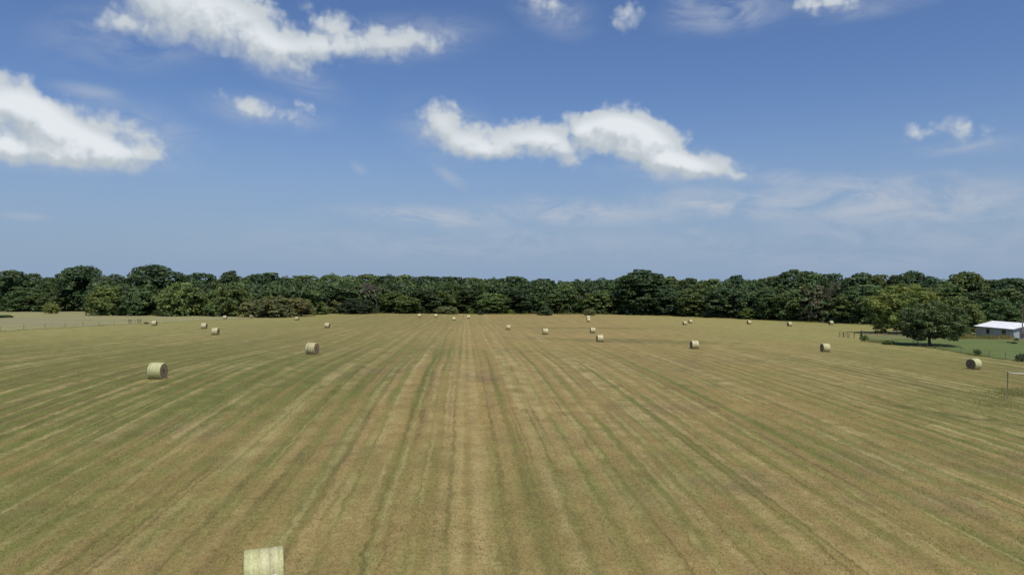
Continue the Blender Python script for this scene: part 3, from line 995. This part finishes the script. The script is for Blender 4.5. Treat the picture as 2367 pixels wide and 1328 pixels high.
# ---------------------------------------------------------------- hay bales
def bale_meshes(seed):
    """A round bale, diameter 1 and length 1, axis along x, resting on z = 0: (wrap, end at -x, end at +x)."""
    r = np.random.default_rng(seed)
    n = 64
    prof = [(-.5, .462), (-.492, .482), (-.465, .496), (-.33, .502), (-.15, .500), (0, .503), (.15, .500), (.33, .502), (.465, .496), (.492, .482), (.5, .462)]
    ph = r.uniform(0, 6, 6)

    def ringpt(xx, rr, t):
        wob = 1 + .008 * math.sin(3 * t + ph[0] + xx * 3) + .006 * math.sin(7 * t + ph[1] - xx * 5) + .004 * math.sin(13 * t + ph[2] + xx * 9)
        yy, zz = math.cos(t) * rr * wob * 1.012, math.sin(t) * rr * wob
        zz = max(zz + .5, .028 + .004 * math.sin(9 * xx + ph[3])) - .028   # it has settled: a flat foot
        return (xx, yy, zz)
    V = [ringpt(xx, rr, 2 * PI * k / n) for xx, rr in prof for k in range(n)]
    Fq = []
    for i in range(len(prof) - 1):
        for k in range(n):
            k2 = (k + 1) % n
            Fq.append((i * n + k, i * n + k2, (i + 1) * n + k2, (i + 1) * n + k))
    wrap = mesh_np('net_wrap', np.array(V), np.array(Fq), WRAP, smooth=True)
    ends = []
    for sgn in (-1, 1):
        rings = [.462, .44, .40, .34, .27, .20, .13, .07, .03]
        V, Fq = [], []
        for j, rr in enumerate(rings):
            for k in range(n):
                bump = 0 if j == 0 else (.006 * math.sin(j * 2.1 + ph[4]) + r.normal(0, .0035) + .010 * math.sqrt(max(0, 1 - (rr / .47) ** 2)))
                p = ringpt(sgn * .5, rr, 2 * PI * k / n)
                V.append((sgn * (.5 + bump), p[1], p[2]))
        for j in range(len(rings) - 1):
            for k in range(n):
                k2 = (k + 1) % n
                q = (j * n + k, j * n + k2, (j + 1) * n + k2, (j + 1) * n + k)
                Fq.append(q if sgn > 0 else q[::-1])
        V = np.array(V + [(sgn * .49, 0, .475)])
        me = bpy.data.meshes.new('end_face')
        c = len(V) - 1
        j = len(rings) - 1
        cap = [(j * n + k, j * n + (k + 1) % n, c) for k in range(n)]
        if sgn < 0:
            cap = [q[::-1] for q in cap]
        V2 = V - np.array([0, 0, .475])      # local origin at the core so the rings are centred on it
        me.from_pydata([tuple(p) for p in V2], [], [tuple(int(i) for i in q) for q in Fq] + cap)
        me.polygons.foreach_set('use_smooth', np.ones(len(me.polygons), bool))
        me.materials.append(ENDM)
        me.update()
        ends.append(me)
    return wrap, ends


LOOSE = []
BALE = [bale_meshes(s) for s in (1, 2, 3)]
GREENISH, STRAW, PALE = (.56, .53, .33), (.54, .465, .30), (.62, .54, .37)
BALES = [
    # u, v of the foot, height px, rotation deg, colour, label
    (364, 877.5, 38.5, -3, GREENISH, 'big pale green bale with its brown coiled end turned right, largest whole bale'),
    (722, 819, 28, -13, STRAW, 'straw bale askew on reddish stubble, second largest on the left side'),
    (357, 752.5, 12, 2, STRAW, 'bale right beside the wooden fence braces of the pasture'),
    (472, 759.8, 13.8, 2, STRAW, 'bale just up left of a slightly bigger one'),
    (498, 773.8, 17, 0, STRAW, 'slightly bigger bale just down right of another on the left'),
    (520, 737.4, 8.6, 4, STRAW, 'small far bale at the end of the pasture fence line, left of the olive thicket'),
    (581, 735.5, 8.4, -62, PALE, 'whitish bale turned end-on in the grass at the foot of the olive thicket'),
    (686.5, 740.6, 9.6, -4, STRAW, 'small far bale in front of the olive thicket'),
    (756.5, 757.8, 12.6, -2, STRAW, 'bale midway between the olive thicket and the bale on reddish stubble'),
    (969.5, 733.2, 8.4, 3, PALE, 'leftmost of the four farthest bales before the dark woods'),
    (1007.5, 733.2, 8.3, 3, PALE, 'second from the left of the four farthest bales'),
    (1049.5, 740.6, 8.5, 2, PALE, 'third of the four farthest bales, standing nearer than its neighbours'),
    (1083, 736.4, 8.6, 2, PALE, 'rightmost of the four farthest bales'),
    (1175, 761.8, 11.8, 3, STRAW, 'bale left of the green wet strip in the far middle of the field'),
    (1260.5, 773, 15, 4, STRAW, 'bale in the middle of the green wet strip'),
    (1359.7, 737.3, 8.3, 4, PALE, 'far bale half hidden behind another bale'),
    (1360.3, 743.6, 8.9, 6, PALE, 'far bale that half hides another right behind it'),
    (1370, 769.8, 13.2, 5, STRAW, 'bale at the right end of the green wet strip'),
    (1386.5, 790.3, 17.4, 6, STRAW, 'bale right of the middle, nearest the viewer in the centre line of bales'),
    (1582.5, 750.8, 9.0, 8, STRAW, 'left and nearer of the two close far bales'),
    (1596, 747, 8.8, 6, STRAW, 'right and farther of the two close far bales'),
    (1605, 806, 19.8, 5, STRAW, 'bale with a narrow dark left end, down from the two close far bales'),
    (1731.5, 749.3, 9.3, 8, STRAW, 'far bale in front of the bright round bush'),
    (1825, 754, 10.6, 8, STRAW, 'far bale in front of the small round bush at the woods edge'),
    (1920.5, 750.6, 10, 10, STRAW, 'last far bale on the right, by the shaded foot of the woods'),
    (1907.5, 813.2, 20.4, 3, STRAW, 'bale with a dark left end below the steel gate panel'),
    (2251, 853.8, 26, 20, GREENISH, 'big bale with a wide dark brown end, between yard fence and tall thin post'),
]


def bale(x, y, D, L, rz, col, label, i):
    wrap, ends = BALE[i % 3]
    LOOSE.append((x, y, D, L, rz))
    o = empty('hay_bale', (x, y, gz1(x, y) - .02), rz)
    # lie along the slope of the ground
    e = .6
    o.rotation_euler[1] = -math.atan2(gz1(x + math.cos(rz) * e, y + math.sin(rz) * e) - gz1(x - math.cos(rz) * e, y - math.sin(rz) * e), 2 * e)
    w = link('net_wrap', wrap, o)
    w.scale = (L, D, D)
    w.color = (*col, 1)
    for s, me in zip((-1, 1), ends):
        q = link('end_face', me, o)
        q.scale = (L, D, D)
        q.location = (0, 0, .475 * D)
    if y < 110:
        r = np.random.default_rng(40 + i)
        n = 1500
        a, xx = r.uniform(0, 2 * PI, n), r.uniform(-.5, .5, n) * L * .99
        rad = D * .502
        P = np.stack([xx, np.cos(a) * rad * 1.012, np.maximum(np.sin(a) * rad + D * .472, .02)], -1)
        N = np.stack([r.normal(0, .6, n), np.cos(a) + r.normal(0, .8, n), np.sin(a) + r.normal(0, .8, n)], -1)
        N /= np.linalg.norm(N, axis=1, keepdims=True)
        S = np.cross(N, r.normal(size=(n, 3)))
        S *= .006 / np.linalg.norm(S, axis=1, keepdims=True)
        V = np.stack([P - S, P + S, P + N * r.uniform(.02, .085, (n, 1))], 1).reshape(-1, 3)
        tt = np.array(col) * r.uniform(.65, 1.35, (n, 1))
        f = link('stray_straw', mesh_np('stray_straw', V, np.arange(len(V)).reshape(-1, 3), FOL, np.repeat(tt, 3, 0)), o)
        f.color = (1, 1, 1, 1)
    tag(o, label, 'hay bale', 'round hay bales on the mown field')


for i, (u, v, hp, rot, col, lab) in enumerate(BALES):
    x, y = at(u, v - 0.18 * hp * 0)
    s = F / y
    D = min(max(hp / s, 1.25), 1.85)
    y += D * .30
    x = (u - UC) / F * y
    bale(x, y, D, D * .79, math.radians(rot), col, lab, i)
yb = 27.0
bale((609.5 - UC) / F * yb, yb, 1.72, 1.39, math.radians(18.8), GREENISH, 'nearest bale, pale green, cut off by the bottom edge of the photo', 1)

r = np.random.default_rng(88)
Vs, Ts = [], []
for (x0, y0, D, L, rz) in LOOSE:        # hay dropped and pushed up round the foot of each bale
    n = 900 if y0 < 150 else 260
    a = r.uniform(0, 2 * PI, n)
    k = 1 + np.abs(r.normal(0, .28, n))
    px, py = np.cos(a) * k * L * .52, np.sin(a) * k * D * .36
    x = x0 + px * math.cos(rz) - py * math.sin(rz)
    y = y0 + px * math.sin(rz) + py * math.cos(rz)
    z = gz(x, y) + r.uniform(0, .05, n)
    b = r.uniform(0, 2 * PI, n)
    le, w = r.uniform(.06, .22, n), r.uniform(.01, .022, n)
    A = np.stack([x - np.sin(b) * w, y + np.cos(b) * w, z], -1)
    B = np.stack([x + np.sin(b) * w, y - np.cos(b) * w, z + .01], -1)
    T = np.stack([x + np.cos(b) * le, y + np.sin(b) * le, z + r.uniform(0, .12, n)], -1)
    Vs.append(np.stack([A, B, T], 1).reshape(-1, 3))
    Ts.append(np.repeat(np.array((.34, .275, .14)) * r.uniform(.5, 1.3, (n, 1)), 3, 0))
V = np.concatenate(Vs)
o = link('loose_hay', mesh_np('loose_hay', V, np.arange(len(V)).reshape(-1, 3), FOL, np.concatenate(Ts)))
o.color = (1, 1, 1, 1)
tag(o, 'loose hay scattered round the feet of the bales', 'hay', kind='stuff')

# ---------------------------------------------------------------- metal barn
zr = 168.0
bx0, by0 = .686 * zr, zr                   # the near left corner
bl, bw = .086 * zr, .052 * zr              # length and width
base = gz1(bx0, by0) - .1
eave = CAMH - .0568 * zr
ridge = CAMH - .0498 * zr
barn = empty('barn', (bx0, by0, base), math.radians(-2.0))
tag(barn, 'long low metal barn with a white roof and grey-blue walls', 'barn')
eh, rh = eave - base, ridge - base
mb = MB(); mb.box((.06, bl / 2, eh / 2), (.12, bl, eh)); mb.build('side_wall', WALLM, barn)
mb = MB(); mb.box((bw - .06, bl / 2, eh / 2), (.12, bl, eh)); mb.build('side_wall', WALLM, barn)
for yy in (.06, bl - .06):
    mb = MB()
    q = [(.125, eh * 0), (bw - .125, 0), (bw - .125, eh), (bw / 2, rh - .1), (.125, eh)]
    q[0] = (.125, 0)
    vs = [(px, yy - .06, pz) for px, pz in q] + [(px, yy + .06, pz) for px, pz in q]
    fs = [(0, 1, 2, 3, 4), (9, 8, 7, 6, 5)] + [(i, i + 5, (i + 1) % 5 + 5, (i + 1) % 5) for i in range(5)]
    mb.add(vs, fs)
    mb.build('gable_wall', ENDWALL, barn)
mb = MB()
ov, th = .35, .07
for sgn in (1, -1):
    x0 = -ov if sgn > 0 else bw + ov
    z0 = eh - ov * (rh - eh) / (bw / 2)
    xm = bw / 2
    vs = [(x0, -ov, z0), (xm, -ov, rh), (xm, bl + ov, rh), (x0, bl + ov, z0)]
    vs += [(a, b, c + th) for a, b, c in vs]
    fs = [(3, 2, 1, 0), (4, 5, 6, 7), (0, 1, 5, 4), (1, 2, 6, 5), (2, 3, 7, 6), (3, 0, 4, 7)]
    mb.add(vs, [f if sgn > 0 else f[::-1] for f in fs])
roof = mb.build('roof', ROOFM, barn)
mb = MB()
for x0, x1 in ((-ov - .04, bw / 2), (bw + ov + .04, bw / 2)):
    z0 = eh - ov * (rh - eh) / (bw / 2)
    mb.tube([(x0, -ov - .03, z0 - .06), (x1, -ov - .03, rh - .06)], .075, 4)
mb.box((-ov - .06, bl / 2, eh - ov * (rh - eh) / (bw / 2) - .06), (.10, bl + 2 * ov, .14))
mb.build('trim', TRIM, barn)
for t_, zz, hw, hz_ in ((.66, .50, .55, 1.0), (.24, .42, .55, 1.5)):
    f = MB(); f.box((-.02, bl * t_, eh * zz + .1), (.06, hw * 2 + .2, hz_ + .2))
    fo = f.build('window', TRIM, barn)
    f = MB(); f.box((-.055, bl * t_, eh * zz + .1), (.02, hw * 2, hz_))
    f.build('pane', GLASS, fo)
f = MB(); f.box((1.9, -.03, 1.05), (1.05, .08, 2.1))
do = f.build('door', TRIM, barn)
f = MB(); f.box((2.25, -.085, 1.0), (.06, .04, .14)); f.build('handle', LAMPWHITE, do)
f = MB(); f.box((4.6, -.015, 1.2), (2.4, .05, 2.4)); f.build('sliding_door', ROOFM, barn)

# small shrubs by the barn and the fence
tree('bush', 2350, 780, 10, 787, 'lt', 'small green bush against the lit end wall of the barn', 0, name='shrub', cat='shrub', group=None)
tree('bush', 2331, 789, 9, 792, 'bk', 'left dark low clump in the lawn before the barn corner', 0, name='shrub', cat='shrub', group=None)
tree('bush', 2344, 789.5, 13, 794, 'bk', 'right dark low clump in the lawn before the barn corner', 0, name='shrub', cat='shrub', group=None)
tree('bush', 2259, 806, 15, 821, 'md', 'ragged weed bush on the yard fence behind the big bale on the right', 0, name='shrub', cat='shrub', group=None)
tree('bush', 2366, 815, 30, 835, 'md', 'dark bush at the right edge of the yard by a steel frame', 0, name='shrub', cat='shrub', group=None)
tree('cedar', 1991, 763, 8.5, 784, 'md', 'upright slim green shrub right of the steel gate panel', 0, name='shrub', cat='shrub', group=None)
tree('bush', 2001, 773, 14, 788, 'lt', 'low light shrub at the foot of the upright slim one', 0, name='shrub', cat='shrub', group=None)
tree('bush', 2053, 785, 24, 796, 'md', 'brushy clump on the yard fence left of the lone tree', 0, name='shrub', cat='shrub', group=None)
tree('bush', 10, 727, 34, 734, 'md', 'low green clump in the pasture at the left edge', 0, name='shrub', cat='shrub', group=None)
tree('bush', 338, 743.5, 10, 748.5, 'ol', 'tiny weed clump between the fence braces and their bale', 0, name='shrub', cat='shrub', group=None)

# pale yellow tub beside the trees
p = loc(2228.5, 769.5)
tub = empty('tub', (p.x, p.y, p.z))
tag(tub, 'small pale yellow tub left of the metal barn, against the trees', 'tub')
mb = MB()
n = 18
pr = [(.26, 0), (.30, .05), (.48, 1.05), (.52, 1.08), (.52, 1.16), (.46, 1.16), (.44, 1.0)]
mb.add([(math.cos(2 * PI * k / n) * a * 1, math.sin(2 * PI * k / n) * a, b) for a, b in pr for k in range(n)],
       [(i * n + k, i * n + (k + 1) % n, (i + 1) * n + (k + 1) % n, (i + 1) * n + k) for i in range(len(pr) - 1) for k in range(n)] + [tuple(reversed(range(n))), tuple(range((len(pr) - 1) * n, len(pr) * n))])
mb.build('body', YELLOW, tub, True)
mb = MB()
mb.tube([(-.5, 0, 1.1), (-.4, 0, 1.38), (0, 0, 1.5), (.4, 0, 1.38), (.5, 0, 1.1)], .025, 6)
mb.build('handle', STEEL, tub)

# ---------------------------------------------------------------- yard light pole
px_, py_ = (2363.5 - UC) / F * 158, 158.0
pole = empty('light_pole', (px_, py_, gz1(px_, py_)))
tag(pole, 'tall thin yard light pole with a short crossarm in front of the barn', 'light pole')
ph_ = CAMH - (670 - VC) * 158 / F - gz1(px_, py_)
mb = MB(); mb.tube([(0, 0, -.3), (0, 0, ph_ * .5), (0, 0, ph_)], [.13, .11, .085], 10); mb.build('pole', WOODPOST, pole, True)
ch = CAMH - (704 - VC) * 158 / F - gz1(px_, py_)
mb = MB(); mb.box((.15, -.14, ch), (1.3, .1, .13)); mb.build('crossarm', WOODPOST, pole)
mb = MB(); mb.tube([(0, -.05, ph_ - .3), (.18, -.3, ph_ - .02), (.3, -.5, ph_)], .03, 6); mb.build('lamp_arm', STEEL, pole)
mb = MB(); mb.tube([(.3, -.5, ph_ - .20), (.3, -.5, ph_ - .10), (.3, -.5, ph_ + .05), (.3, -.5, ph_ + .17)], [.26, .24, .17, .06], 12); mb.build('lamp_head', LAMPWHITE, pole, True)
mb = MB(); mb.box((-.02, -.19, 1.6), (.35, .2, .55)); mb.build('meter_box', STEEL, pole)

# ---------------------------------------------------------------- fences, braces, gates
def fence(pix, step, hgt, label, rpost=.05, lean=.04):
    pts = [Vector((*at(*p), 0)) for p in pix]
    root = empty('wire_fence', (pts[0].x, pts[0].y, gz1(pts[0].x, pts[0].y)))
    o3 = Vector((pts[0].x, pts[0].y, gz1(pts[0].x, pts[0].y)))
    tops = []
    rr = random.Random(3)
    for a, b in zip(pts, pts[1:]):
        n = max(1, round((b - a).length / step))
        for k in range(n):
            q = a.lerp(b, k / n)
            z = gz1(q.x, q.y)
            h = hgt * rr.uniform(.9, 1.1)
            base_ = Vector((q.x, q.y, z)) - o3
            top_ = base_ + Vector((rr.uniform(-lean, lean), rr.uniform(-lean, lean), h))
            mb = MB()
            mb.tube([base_ - Vector((0, 0, .2)), base_.lerp(top_, .5), top_], [rpost, rpost * .95, rpost * .9], 6)
            mb.build('post', WOODPOST, root, True)
            tops.append((base_, top_))
    mb = MB()
    for fz in (.35, .62, .9):
        mb.tube([b.lerp(t, fz) for b, t in tops], .006, 3)
    mb.build('wire', WIRE, root)
    tag(root, label, 'fence')


fence([(-160, 773), (0, 765.5), (150, 756.5), (296, 748.5)], 8.5, 1.15, 'sagging wire fence on thin posts along the near side of the pasture')
fence([(2062, 796), (2120, 800), (2170, 806.5), (2250, 820.5), (2367, 837), (2440, 848)], 4.5, 1.15, 'wire fence on thin posts between the hay field and the green yard', .04)


def framework(name, u0, u1, v, hgt, uprights, rails, label, cat, mat, r=.05, group=None, diag=None):
    """Posts and rails standing across the line of sight between two photo columns."""
    a, b = loc(u0, v), loc(u1, v)
    d = (b - a)
    L = math.hypot(d.x, d.y)
    root = empty(name, a, math.atan2(d.y, d.x))
    for t in uprights:
        mb = MB()
        mb.tube([(t * L, 0, -.25), (t * L, 0, hgt * .5), (t * L, 0, hgt)], [r * 1.1, r, r * .95], 8)
        mb.build('post', mat, root, True)
    for (t0, t1, z0, z1) in rails:
        mb = MB()
        mb.tube([(t0 * L, .0, z0 * hgt), (t1 * L, .0, z1 * hgt)], r * .7, 6)
        mb.build('rail', mat, root, True)
    return tag(root, label, cat, group)


framework('fence_brace', 297.5, 303.5, 748.2, 1.35, (0, .5, 1), ((0, .5, .62, .62), (.5, 1, .62, .25)), 'left H-shaped wooden fence brace at the pasture corner', 'fence brace', WOODPOST, .09)
framework('fence_brace', 318.5, 325.5, 747.6, 1.5, (0, 1), ((0, 1, .95, .95), (0, 1, .6, .6), (0, .9, .05, .6)), 'right wooden fence brace with two rails at the pasture corner', 'fence brace', WOODPOST, .10)
for u_, lab_ in ((309.3, 'thin post between the two fence braces, the one nearer the H-shaped brace'), (313.5, 'thin post between the two fence braces, the one nearer the two-rail brace')):
    q = MB(); q.tube([(0, 0, -.2), (.02, 0, .7), (.03, 0, 1.3)], [.055, .05, .045], 8)
    o = q.build('fence_post', WOODPOST, None, True); o.location = loc(u_, 747.9)
    tag(o, lab_, 'post')
framework('steel_gate', 1940, 1949.5, 779.5, 1.25, (0, 1), ((0, 1, .95, .95), (0, 1, .62, .62), (0, 1, .3, .3)), 'rusty steel gate panel, left half of the pair', 'gate', STEEL, .055)
framework('steel_gate', 1950.5, 1958.5, 780.2, 1.25, (0, 1), ((0, 1, .95, .95), (0, 1, .62, .62), (0, 1, .3, .3)), 'rusty steel gate panel, right half of the pair, beside the leaning post', 'gate', STEEL, .055)
pz = loc(1962, 781)
q = MB(); q.tube([(0, 0, -.2), (.02, 0, .7), (.12, 0, 1.2), (.35, 0, 1.42), (.42, 0, 1.35)], [.10, .09, .07, .04, .02], 7)
o = q.build('bent_post', WOODPOST); o.location = pz
tag(o, 'crooked bent post between the steel gate panels and the straight post', 'post')
pz = loc(1974.5, 782)
q = MB(); q.tube([(0, 0, -.2), (0, 0, .7), (0.02, 0, 1.35)], [.11, .10, .09], 9)
o = q.build('fence_post', WOODPOST, None, True); o.location = pz
tag(o, 'straight stout post between the bent post and the upright shrub', 'post')
framework('yard_gate', 2110.5, 2122, 799, 1.0, (0, 1), ((0, 1, .96, .96),), 'small open square steel frame in the yard fence under the lone tree', 'gate', STEEL, .05)
framework('cattle_gate', 2357, 2376, 836, 1.3, (0, 1), ((0, 1, .98, .98), (0, 1, .55, .55)), 'steel rail frame at the right edge, in front of the dark bush', 'gate', STEEL, .05)
# the near post on the right with a white pipe from its top
a = loc(2328.5, 924)
post = empty('corner_post', a)
tag(post, 'tall thin steel post in rough grass with a white pipe running off to the right', 'post')
hp_ = (924 - 860) * a.y / F
q = MB(); q.tube([(0, 0, -.3), (.02, 0, hp_ * .5), (.05, 0, hp_)], [.045, .042, .04], 8); q.build('post', WOODPOST, post, True)
q = MB(); q.tube([(.05, 0, hp_ - .06), (.8, -.1, hp_ - .14), (2.4, -.5, hp_ - .16), (4.2, -.9, hp_ - .05)], [.018, .032, .036, .036], 8); q.build('pipe', WHITEPIPE, post, True)
q = MB(); q.tube([(.045, -.03, hp_ - .12), (.2, -.04, hp_ - .10)], .02, 6); q.build('bracket', STEEL, post)

# ---------------------------------------------------------------- sky with clouds
SUN = Vector((0.19, -0.44, 0.87)).normalized()
el = math.asin(SUN.z)
world = bpy.data.worlds.new('World')
sc.world = world
world.use_nodes = True
t = NT(world.node_tree)
bg = world.node_tree.nodes['Background']
sky = t.new('ShaderNodeTexSky', sky_type='NISHITA')
sky.sun_disc = False
sky.sun_elevation = el
sky.sun_rotation = math.atan2(SUN.x, SUN.y)
sky.altitude = 0
sky.air_density = 1.15
sky.dust_density = 0.35
sky.ozone_density = 2.2
SKYK = 0.10
tc = t.new('ShaderNodeTexCoord').outputs['Generated']
sp = t.new('ShaderNodeSeparateXYZ')
t.put(sp.inputs[0], tc)
AZ = t.math('ARCTAN2', sp.outputs[0], sp.outputs[1])
EL = t.math('ARCSINE', sp.outputs[2])
cv = t.new('ShaderNodeCombineXYZ')
t.put(cv.inputs[0], AZ)
t.put(cv.inputs[1], EL)
AE = cv.outputs[0]


def azel(u, v):
    az = math.atan((u - UC) / F)
    return az, math.atan((VC - v) / F * math.cos(az))


THICK = [  # u, v, half length, half height, tilt (deg, clockwise), strength
    (420, 14, 150, 70, 6, .95), (540, 50, 150, 76, 20, 1.0), (625, 108, 110, 46, 18, .95), (740, 108, 150, 38, -3, .95), (770, 64, 76, 42, 16, .75), (900, 98, 140, 38, -2, .80), (320, 56, 90, 34, -8, .66),
    (50, 250, 100, 58, 10, 1.2), (115, 300, 130, 58, 16, 1.2), (215, 336, 130, 42, 8, 1.1), (296, 308, 84, 36, 22, .60), (30, 330, 140, 42, 4, .9), (310, 352, 60, 20, 0, .7), (90, 348, 170, 30, 3, 1.1),
    (572, 246, 70, 23, 16, .66), (636, 264, 80, 24, 4, .72), (704, 256, 28, 28, -10, .58),
    (1022, 282, 58, 50, 25, .90), (1080, 326, 112, 42, 6, .95), (1210, 324, 122, 44, 0, .98), (1282, 334, 90, 42, 24, 1.0),
    (1425, 302, 112, 54, 8, 1.3), (1495, 334, 112, 62, 24, 1.25), (1605, 382, 112, 33, 14, 1.0), (1348, 304, 46, 36, 0, 1.0), (1440, 346, 100, 34, 18, .95), (1130, 346, 120, 26, 3, .9), (1545, 372, 100, 30, 12, .9),
    (2240, 306, 54, 34, 14, .52), (2125, 306, 38, 26, 0, .40),
    (1450, 25, 40, 46, 35, .62), (1900, 4, 96, 28, 0, .62), (1275, 15, 84, 28, 14, .46),
]
THIN = [
    (1280, 20, 90, 50, 20, .50), (1680, 30, 130, 40, 0, .62), (1740, 15, 50, 40, -40, .5), (1590, 20, 50, 40, 30, .4), (215, 214, 66, 16, 4, .5), (1040, 408, 44, 14, 32, .5), (830, 388, 22, 12, 30, .35),
    (1810, 414, 60, 20, 4, .62), (1960, 430, 110, 26, 2, .55), (60, 500, 40, 9, 2, .45), (2235, 338, 90, 14, -3, .45), (2120, 412, 140, 12, -4, .40), (1560, 405, 150, 28, 6, .5),
    (1340, 492, 250, 30, 2, .95), (1660, 472, 170, 36, 6, 1.0), (2050, 468, 360, 52, 3, .9), (990, 503, 210, 26, 2, .9), (1210, 546, 80, 16, 0, .42), (1620, 535, 60, 12, 0, .35), (1250, 470, 50, 18, 10, .5),
    (1100, 560, 700, 46, 0, .30), (2000, 560, 560, 70, 0, .34), (350, 80, 190, 60, -10, .5), (950, 90, 170, 46, -6, .5), (320, 310, 120, 60, 12, .5), (1030, 300, 110, 66, 10, .45), (1640, 395, 130, 40, 14, .45),
    (620, 262, 130, 34, 4, .5), (640, 145, 130, 40, 24, .5), (90, 365, 160, 26, 0, .5), (2370, 340, 100, 14, 0, .35), (2000, 20, 120, 20, 0, .35),
]


def blobs(t, vec, items, soft):
    acc = None
    se = t.new('ShaderNodeSeparateXYZ')
    t.put(se.inputs[0], vec)
    sx, sy = se.outputs[0], se.outputs[1]
    for (u, v, a, b, rot, w) in items:
        az, e = azel(u, v)
        if acc is not None:         # evaluated one after the other, so the shader never holds them all at once
            c3 = t.new('ShaderNodeCombineXYZ')
            t.put(c3.inputs[0], sx)
            t.put(c3.inputs[1], sy)
            t.put(c3.inputs[2], acc)
            vec = c3.outputs[0]
        m = t.mapv(vec, l=(az, e, 0), r=(0, 0, -math.radians(rot)), sc=(a / F, b / F, 1e5), typ='TEXTURE')
        ln = t.new('ShaderNodeVectorMath', operation='LENGTH')
        t.put(ln.inputs[0], m)
        g = t.step(ln.outputs['Value'], soft, 0.0, 0.0, w)
        g = t.math('POWER', g, 3.0)
        acc = g if acc is None else t.math('ADD', acc, g)
    return t.math('POWER', acc, 1 / 3)


def cloud_group():
    gr = bpy.data.node_groups.new('cloud_density', 'ShaderNodeTree')
    gr.interface.new_socket('Vector', in_out='INPUT', socket_type='NodeSocketVector')
    gr.interface.new_socket('Thick', in_out='OUTPUT', socket_type='NodeSocketFloat')
    gr.interface.new_socket('Base', in_out='OUTPUT', socket_type='NodeSocketFloat')
    g = NT(gr)
    i = g.new('NodeGroupInput')
    o = g.new('NodeGroupOutput')
    v = i.outputs[0]
    b = blobs(g, v, THICK, 1.55)
    n1 = g.noise(g.mapv(v, l=(3.1, 1.7, 0), sc=(1, 1.25, 1)), 14, 7, 0.58, 0.3)
    vo = g.new('ShaderNodeTexVoronoi', feature='SMOOTH_F1', voronoi_dimensions='2D')     # rounded billows
    wv = g.new('ShaderNodeVectorMath', operation='MULTIPLY_ADD')
    wn = g.new('ShaderNodeTexNoise')
    g.put(wn.inputs['Vector'], v)
    wn.inputs['Scale'].default_value = 40
    wn.inputs['Detail'].default_value = 2
    g.put(wv.inputs[0], wn.outputs['Color'])
    wv.inputs[1].default_value = (.02, .02, 0)
    g.put(wv.inputs[2], v)
    g.put(vo.inputs['Vector'], wv.outputs[0])
    vo.inputs['Scale'].default_value = 34
    vo.inputs['Detail'].default_value = 2
    vo.inputs['Roughness'].default_value = 0.55
    vo.inputs['Smoothness'].default_value = 0.5
    d = g.math('ADD', b, g.math('MULTIPLY_ADD', n1, 1.15, -0.575))
    d = g.math('ADD', d, g.math('MULTIPLY_ADD', vo.outputs['Distance'], -0.58, 0.25))
    g.put(o.inputs[0], d)
    g.put(o.inputs[1], b)
    return gr


CG = cloud_group()


def cloud(vec):
    nd = t.new('ShaderNodeGroup')
    nd.node_tree = CG
    t.put(nd.inputs[0], vec)
    return nd.outputs[0], nd.outputs[1]


d0, b0 = cloud(AE)
sh = t.new('ShaderNodeVectorMath', operation='ADD')
t.put(sh.inputs[0], AE)
sh.inputs[1].default_value = (0.0035, 0.013, 0)
d1, b1 = cloud(sh.outputs[0])
has = t.step(b0, 0.02, 0.25)
up = t.math('SUBTRACT', b0, b1)                           # positive on the sunlit upper side, negative along the base
soft = t.step(up, -0.05, 0.14, 0.86, 0.60)                # crisp tops, frayed bases
alpha = t.math('MULTIPLY', t.math('MULTIPLY', t.step(d0, -0.04, soft), has), t.step(b0, 0.1, 0.62, 0.72, 0.98))
relief = t.math('SUBTRACT', d0, d1)
lit = t.step(t.math('MULTIPLY_ADD', up, 0.75, t.math('MULTIPLY', relief, 0.85)), -0.50, 0.46)
ccol = t.mix(lit, (0.49, 0.545, 0.59), t.mix(t.step(b0, 0.65, 1.15), (0.58, 0.63, 0.67), (0.78, 0.82, 0.855)))
thin_b = blobs(t, AE, THIN, 1.5)
n3 = t.noise(t.mapv(AE, l=(1.3, 9.7, 0), r=(0, 0, .12), sc=(1, 2.4, 1)), 13, 8, 0.62, 0.6)
thin_a = t.math('MULTIPLY', thin_b, t.step(n3, 0.30, 0.66))
skyc = t.new('ShaderNodeVectorMath', operation='SCALE')
t.put(skyc.inputs[0], sky.outputs[0])
skyc.inputs[3].default_value = SKYK
tint = t.mix(1.0, skyc.outputs[0], (0.60, 0.71, 0.96), 'MULTIPLY')
air = t.math('MULTIPLY', t.step(EL, 0.27, -0.02), 0.97)      # the summer haze low over the land
col = t.mix(air, tint, (0.262, 0.362, 0.520))
col = t.mix(thin_a, col, (0.47, 0.52, 0.60))
col = t.mix(alpha, col, ccol)
t.put(bg.inputs[0], col)
bg.inputs[1].default_value = 1.0

# ---------------------------------------------------------------- sun, camera, output
ld = bpy.data.lights.new('sun', 'SUN')
ld.energy = 3.7
ld.angle = math.radians(0.53)
ld.color = (1.0, 0.95, 0.86)
lo = bpy.data.objects.new('sun', ld)
lo.rotation_euler = SUN.to_track_quat('Z', 'Y').to_euler()
C.objects.link(lo)

cd = bpy.data.cameras.new('camera')
cam = bpy.data.objects.new('camera', cd)
cam.location = (0, 0, CAMH)
cam.rotation_euler = (PI / 2, 0, 0)
cd.sensor_width = 36
cd.lens = F / 2367 * 36
cd.clip_end = 20000
C.objects.link(cam)
sc.camera = cam
sc.view_settings.view_transform = 'Standard'
sc.view_settings.look = 'None'
sc.view_settings.exposure = 0
sc.view_settings.gamma = 1
sc.cycles.max_bounces = 5
sc.cycles.diffuse_bounces = 3
sc.cycles.transparent_max_bounces = 4
